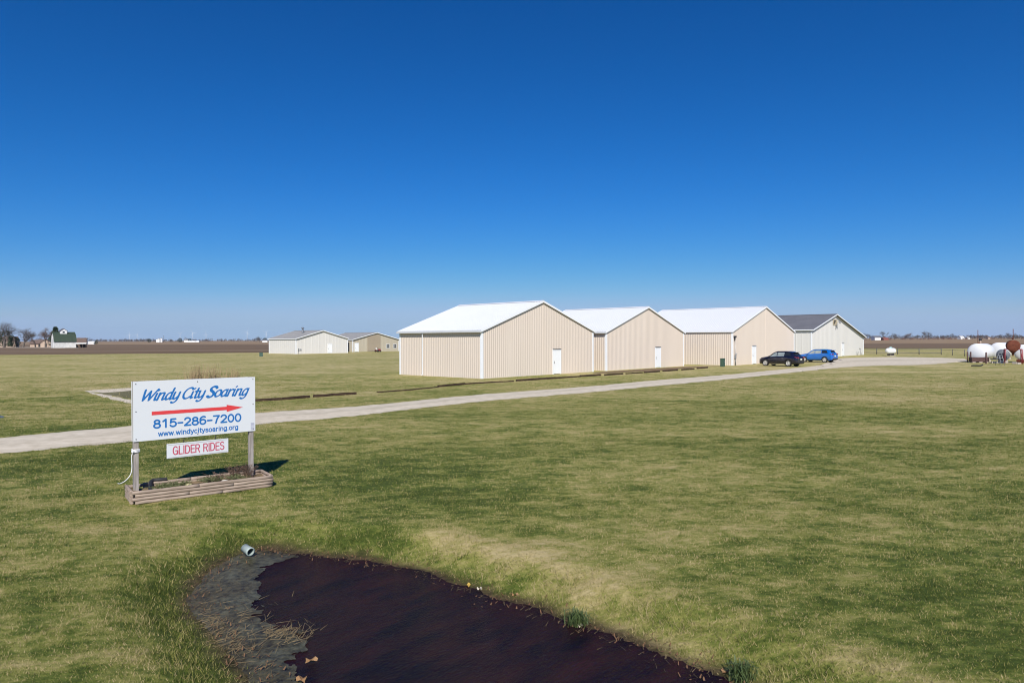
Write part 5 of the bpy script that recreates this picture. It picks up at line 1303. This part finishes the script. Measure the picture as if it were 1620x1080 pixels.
mb.f = [(0, 1, 2, 3, 4), (9, 8, 7, 6, 5), (1, 6, 7, 2), (5, 0, 4, 9)]; mb.m = [0]*4; mb.sm = [False]*4; dm = mb.build('dormer', M['far_white'], BN)
mb = MB()
for s in (-1, 1): mb.hull8([(3.9, 2.2, 8.62), (3.9+s*1.6, 2.2, 7.42), (3.9+s*1.6, 5.8, 7.42), (3.9, 5.8, 8.62)], [(3.9, 2.2, 8.78), (3.9+s*1.6, 2.2, 7.58), (3.9+s*1.6, 5.8, 7.58), (3.9, 5.8, 8.78)])
mb.build('roof', M['grey_roof'], dm)
mb = MB(); mb.box((-.04, 2.0, 1.2), (.08, 1.6, 2.3)); mb.box((-.04, 4.0, 4.6), (.08, 1.1, 1.2)); mb.build('door', M['far_white'], BN)
mb = MB(); mb.box((3.9, 2.38, 7.1), (.8, .06, .7)); mb.build('window', M['glass'], dm)
s0 = at(118.5, 549.8); SHD = thing('shed', 'open brown roofed shed attached right of the white barn', 'shed', s0, math.radians(30))
mb = MB(); mb.v = [(0, 0, 2.3), (4.6, 0, 2.3), (4.6, 3, 4.6), (0, 3, 4.6), (0, 6, 2.3), (4.6, 6, 2.3)]; mb.f = [(0, 1, 2, 3), (3, 2, 5, 4)]; mb.m = [0, 0]; mb.sm = [False]*2; mb.build('roof', M['brown_roof'], SHD)
mb = MB(); mb.box((2.3, .06, 2.0), (4.4, .1, .55)); mb.build('fascia', M['far_white'], SHD)
mb = MB(); mb.box((2.3, 5.9, 1.1), (4.4, .1, 2.2)); mb.box((.06, 3, 1.1), (.1, 5.6, 2.2)); mb.box((4.54, 3, 1.1), (.1, 5.6, 2.2))
for x in (.2, 1.6, 3.0, 4.4): mb.box((x, .1, .86), (.16, .16, 1.72))
mb.build('wall', M['brown_roof'], SHD)
hh0 = at(-14, 549.4); H0 = thing('farm_house', 'pale tan farm house at the left picture edge', 'house', hh0, math.radians(25)); gable_box(H0, 10.5, 7, 3.2, 5.4, M['house_tan'], M['brown_roof'])
for x in (2.2, 6.0, 8.4):
    mb = MB(); mb.box((x, -.04, 1.7), (.9, .06, 1.1)); wv = mb.build('window', M['glass'], H0)
    mb = MB(); mb.box((x, -.05, 2.32), (1.1, .08, .1)); mb.box((x, -.05, 1.08), (1.1, .08, .1)); mb.build('frame', M['far_white'], wv)
g0 = at(47.5, 549.0); GS = thing('farm_shed', 'low brown roofed shed with a dark open bay', 'shed', g0, math.radians(12)); gable_box(GS, 6.2, 6, 1.9, 3.7, M['house_tan'], M['brown_roof'], .5)
mb = MB(); mb.box((4.9, -.05, .95), (2.0, .08, 1.7)); mb.build('open_bay_shade', M['dark'], GS)  # dark sheet standing for the shade in the open bay
g1 = at(66.5, 549.2); G1 = thing('farm_house', 'small tan gabled house between the low shed and white barn', 'house', g1, math.radians(-62)); gable_box(G1, 6.0, 4.4, 2.3, 3.9, M['house_tan'], M['brown_roof'])
mb = MB(); mb.box((6.03, 2.2, 1.1), (.06, .9, 2.0)); mb.build('door', M['dark'], G1)

# far farmsteads: white houses, silos, hoop buildings
def far_house(px, Z, Wd, L, ez, rz, wall, roof, label, rz_=.4, nm='farm_house', grp='far farm buildings'):
    T = thing(nm, label, 'farm building', gpos(px, Z), rz_, grp); gable_box(T, Wd, L, ez, rz, wall, roof); return T
far_house(131, 620, 3.4, 4, 2.4, 3.6, M['far_white'], M['grey_roof'], 'tiny white house right of the brown roofed shed')
far_house(139, 640, 5.0, 4, 1.4, 2.6, M['far_white'], M['far_white'], 'low white shed just right of the tiny white house')
far_house(247, 1250, 6.0, 8, 3.4, 5.4, M['far_white'], M['far_white'], 'white barn beside twin silos on the horizon')
far_house(291, 1260, 6.5, 8, 3.6, 5.6, M['far_white'], M['light_grey_roof'], 'white shed left of the low hoop buildings on the horizon')
far_house(415, 1000, 7.0, 7, 2.6, 4.0, M['far_white'], M['grey_roof'], 'white dark-roofed house on the skyline left of far cream hangar')
far_house(1384, 900, 8.5, 8, 3.4, 5.6, M['far_white'], M['grey_roof'], 'white house with black roof on the skyline right of cream hangar', 0.1)
far_house(1398, 900, 7.0, 6, 2.0, 3.2, M['far_red'], M['far_red'], 'low dark red shed right of the black roofed white house', 0.1)
far_house(1520, 1300, 8.0, 8, 3.6, 5.6, M['far_white'], M['far_white'], 'white farm building on the skyline left of the rusty vent pipe', .2)
far_house(1531, 1300, 5.5, 6, 2.4, 3.6, M['far_white'], M['far_white'], 'smaller white farm building above the two dark guard posts', .2)
far_house(1563, 1200, 7.0, 6, 2.6, 4.0, M['house_tan'], M['brown_roof'], 'tan farm house on the skyline behind the big white tank', .2)
for i, px in enumerate((251.5, 255.5)):
    T = thing('silo', ('white silo nearer the horizon barn', 'white silo standing right of its twin')[i], 'silo', gpos(px, 1240), 0, 'far farm buildings')
    mb = MB(); mb.lathe([(1.7, 0), (1.7, 6.2+.5*i)], n=16); mb.build('barrel', M['far_white'], T)
    mb = MB(); mb.lathe([(1.75, 6.2+.5*i), (1.5, 7.0+.5*i), (.9, 7.6+.5*i), (0, 7.9+.5*i)], n=16); mb.build('dome', M['light_grey_roof'], T)
for i, (px, wd_) in enumerate(((300, 7), (306, 7), (312.5, 7))):
    mb = MB(); mb.lathe([(1.9, -wd_/2), (1.9, wd_/2)], (0, 0, .6), 'X', 20)
    for s in (-1, 1): mb.lathe([(1.9, s*wd_/2), (0, s*wd_/2)], (0, 0, .6), 'X', 20)
    o = mb.build('hoop_building', M['far_white']); o.location = gpos(px, 1250); tag(o, ('leftmost white hoop building of the horizon row', 'middle white hoop building of the horizon row', 'rightmost white hoop building of the horizon row')[i], 'farm building', 'far hoop buildings')
mb = MB(); mb.tube([(0, 0, 0), (0, 0, 12)], [.35, .25], 6); mb.box((.4, 0, 11.4), (1.6, .5, .9)); mb.box((.8, 0, 8.0), (1.2, .5, .6)); o = mb.build('grain_elevator', M['tank_grey']); o.location = gpos(258.5, 1260); tag(o, 'thin dark grain elevator leg rising beside the twin silos', 'elevator')
mb = MB(); mb.tube([(0, 0, 0), (0, 0, 15.5)], [.3, .12], 6); mb.box((0, 0, 11), (.9, .2, .2)); o = mb.build('radio_mast', M['tank_grey']); o.location = gpos(1471.3, 1180); tag(o, 'thin mast right of the largest tree on the right skyline', 'mast')

# individual trees on the horizon
R_T = [(1370, 1000, 9, .6), (1376, 1020, 7.5, .5), (1399.5, 960, 10.5, .4), (1415, 1050, 8.8, .4), (1422, 1050, 7.6, .3), (1440, 1000, 9.2, 1.), (1432, 1010, 8.2, 1.), (1461, 1020, 12, 0.), (1468, 1030, 10.5, 0.), (1452, 1100, 7.0, 0.), (1506, 1080, 8.0, 0.), (1594, 1050, 9.0, 0.), (1607, 1040, 8.2, 0.)]
R_L = ['dark bare tree touching the right edge of cream hangar roof', 'smaller bare tree right of the cream hangar', 'hazy bare tree behind the black roofed white house', 'bare tree right of the low dark red shed', 'small bare tree left of the brown pair of trees', 'russet brown bare tree of a joined pair on the skyline', 'paler tree left of the russet brown tree', 'largest bare tree on the right skyline, above the propane tank', 'bare tree beside the thin mast', 'small bare tree left of the largest skyline tree', 'bare tree on the skyline left of white farm building', 'skyline tree left of the rusty overhead tank', 'skyline tree behind the rusty overhead tank']
for i, ((px, Z, hg, br), lb) in enumerate(zip(R_T, R_L)):
    bare_tree('bare_tree', lb, gpos(px, Z), hg*1.2, 40+i, .62, M['twig_brown'] if br > .8 else M['twig'], 'trees along the right skyline', tw=.12, levels=4, dense=1.3)
L_T = [(236, 1230, 6.5, 'e'), (262, 1260, 6.0, 'b'), (285, 1230, 7.5, 'e'), (294, 1290, 10.0, 'b'), (300, 1290, 7.0, 'e'), (405, 1000, 9.0, 'b'), (411, 1010, 8.0, 'b'), (419, 1010, 6.5, 'e'), (133.5, 680, 5.0, 'b'), (152, 640, 3.2, 'e')]
L_L = ['small dark tree left of the horizon barn', 'low bare tree right of the twin silos', 'large dark tree left of the white horizon shed', 'pale spreading bare tree above the white horizon shed', 'dark tree above the row of hoop buildings', 'bare tree on the skyline left of the white dark-roofed house', 'bare tree beside the white dark-roofed house', 'dark evergreen touching the far cream hangar', 'small bare tree behind the tiny white house', 'low dark brown thicket tree right of the low white shed']
for i, ((px, Z, hg, k), lb) in enumerate(zip(L_T, L_L)):
    if k == 'b': bare_tree('bare_tree', lb, gpos(px, Z), hg, 70+i, .62, None, 'trees along the left skyline', tw=.12, levels=4, dense=1.3)
    else: evergreen('evergreen_tree', lb, gpos(px, Z), hg, hg*1.1, 70+i, 'trees along the left skyline', 'round')

# hazy far woods along the skyline: too many trees to count
def woods(name, spec, seed, m, label):
    r = np.random.RandomState(seed); V = []; 
    for x0, x1, Z0, Z1, cnt, h0, h1 in spec:
        for k in range(cnt):
            px = r.uniform(x0, x1); Z = r.uniform(Z0, Z1); hg = r.uniform(h0, h1); c = np.array([(px-810)/FOC*Z, Z, 0])
            wd = hg*r.uniform(.7, 1.3); q = 90
            u = r.normal(0, 1, (q, 3)); u /= np.linalg.norm(u, axis=1)[:, None]; u *= r.uniform(.3, 1, (q, 1))**.5
            cc = c+u*np.array([wd/2, wd/2, hg*.46])+np.array([0, 0, hg*.52]); s = hg*.09
            a = r.normal(0, s, (q, 3)); b = r.normal(0, s, (q, 3))
            V.append(np.stack([cc, cc+a, cc+b], 1).reshape(-1, 3))
    co = np.concatenate(V); me = big_mesh(name, co, 3, np.arange(len(co)), m)
    return tag(link(name, me), label, None, kind='stuff')
woods('far_woods', [(140, 240, 2200, 3200, 60, 6, 12), (130, 420, 3000, 4500, 150, 7, 13), (240, 330, 1500, 1900, 26, 3, 6), (330, 425, 2000, 2600, 34, 3, 7), (-60, 140, 1500, 2500, 40, 8, 14),
                    (1360, 1660, 2600, 4000, 190, 8, 14), (1395, 1450, 1200, 1500, 16, 3, 6), (1470, 1640, 1250, 1700, 60, 5, 9), (640, 1360, 2600, 4200, 150, 8, 14)], 5, M['far_trees'], 'hazy bare woods along the flat horizon')
woods('russet_scrub', [(1398, 1410, 930, 980, 12, 2, 3.4), (1425, 1520, 1000, 1200, 70, 1.5, 3.4), (1520, 1640, 1000, 1200, 50, 1.5, 3), (1366, 1400, 900, 1000, 14, 1.2, 2.5)], 6, M['rust_shrub'], 'russet scrub along the far field edge')

# wind turbines
def turbine(px, Z, label, rot):
    T = thing('wind_turbine', label, 'wind turbine', gpos(px, Z), math.radians(20), 'wind turbines on the horizon')
    mb = MB(); mb.tube([(0, 0, 0), (0, 0, 80)], [2.4, 1.4], 14); mb.build('tower', M['turbine'], T)
    mb = MB(); mb.box((0, .8, 81.2), (3.2, 8.5, 3.2)); mb.build('nacelle', M['turbine'], T, .4)
    hub = MB(); hub.lathe([(1.6, 0), (1.5, -1.2), (.8, -2.2), (0, -2.5)], (0, 0, 0), 'Y', 16); ro = hub.build('rotor', M['turbine'], T); ro.location = (0, -3.6, 81.2); ro.rotation_euler = (0, rot, 0)
    for k in range(3):
        a = 2*PI*k/3; d = Vector((math.sin(a), 0, math.cos(a))); pr = Vector((d.z, 0, -d.x)); b_ = MB(); secs = [(1, 1.0), (6, 2.0), (18, 1.6), (34, .9), (42, .3)]
        vs = []
        for t_, w_ in secs:
            for u, h_ in ((-.5, 0), (0, -.14), (.5, 0), (0, .14)): vs.append(d*t_+pr*w_*u+Vector((0, -1.0+h_*w_*1.3, 0)))
        fs = [(3, 2, 1, 0), tuple(len(vs)-4+q for q in range(4))]
        for i in range(len(secs)-1):
            for q in range(4): fs.append((4*i+q, 4*i+(q+1) % 4, 4*i+4+(q+1) % 4, 4*i+4+q))
        b_.add(vs, fs); b_.build('blade', M['turbine'], ro)
    return T
WT = [(205, 8300, 'faint wind turbine farthest left, right of the white barn'), (217, 8600, 'faint wind turbine right of the farthest left one'), (285, 7800, 'faint wind turbine above the large dark horizon tree'), (305, 7000, 'wind turbine above the row of hoop buildings'), (326, 8400, 'faint short wind turbine right of the hoop buildings'), (391, 6600, 'clearest wind turbine, left of the far cream hangar'), (421, 6800, 'wind turbine just above the left end of the far cream hangar')]
for i, (px, Z, lb) in enumerate(WT): turbine(px, Z, lb, .5*i)

# ------------------------------------------------------------------ haze
HAZE = 4.5e-5
mb = MB(); mb.box((0, 4300, 85), (18600, 9700, 175)); hz_ = mb.build('haze', bpy.data.materials.new('haze'))
hm = hz_.data.materials[0]; hm.use_nodes = True; t = hm.node_tree; t.nodes.remove(t.nodes['Principled BSDF'])
pv = t.nodes.new('ShaderNodeVolumePrincipled'); pv.inputs['Color'].default_value = (.66, .81, 1, 1); pv.inputs['Density'].default_value = HAZE; pv.inputs['Anisotropy'].default_value = 0.0
t.links.new(pv.outputs[0], t.nodes['Material Output'].inputs['Volume'])
tag(hz_, 'thin pale air over the plain', None, kind='stuff')
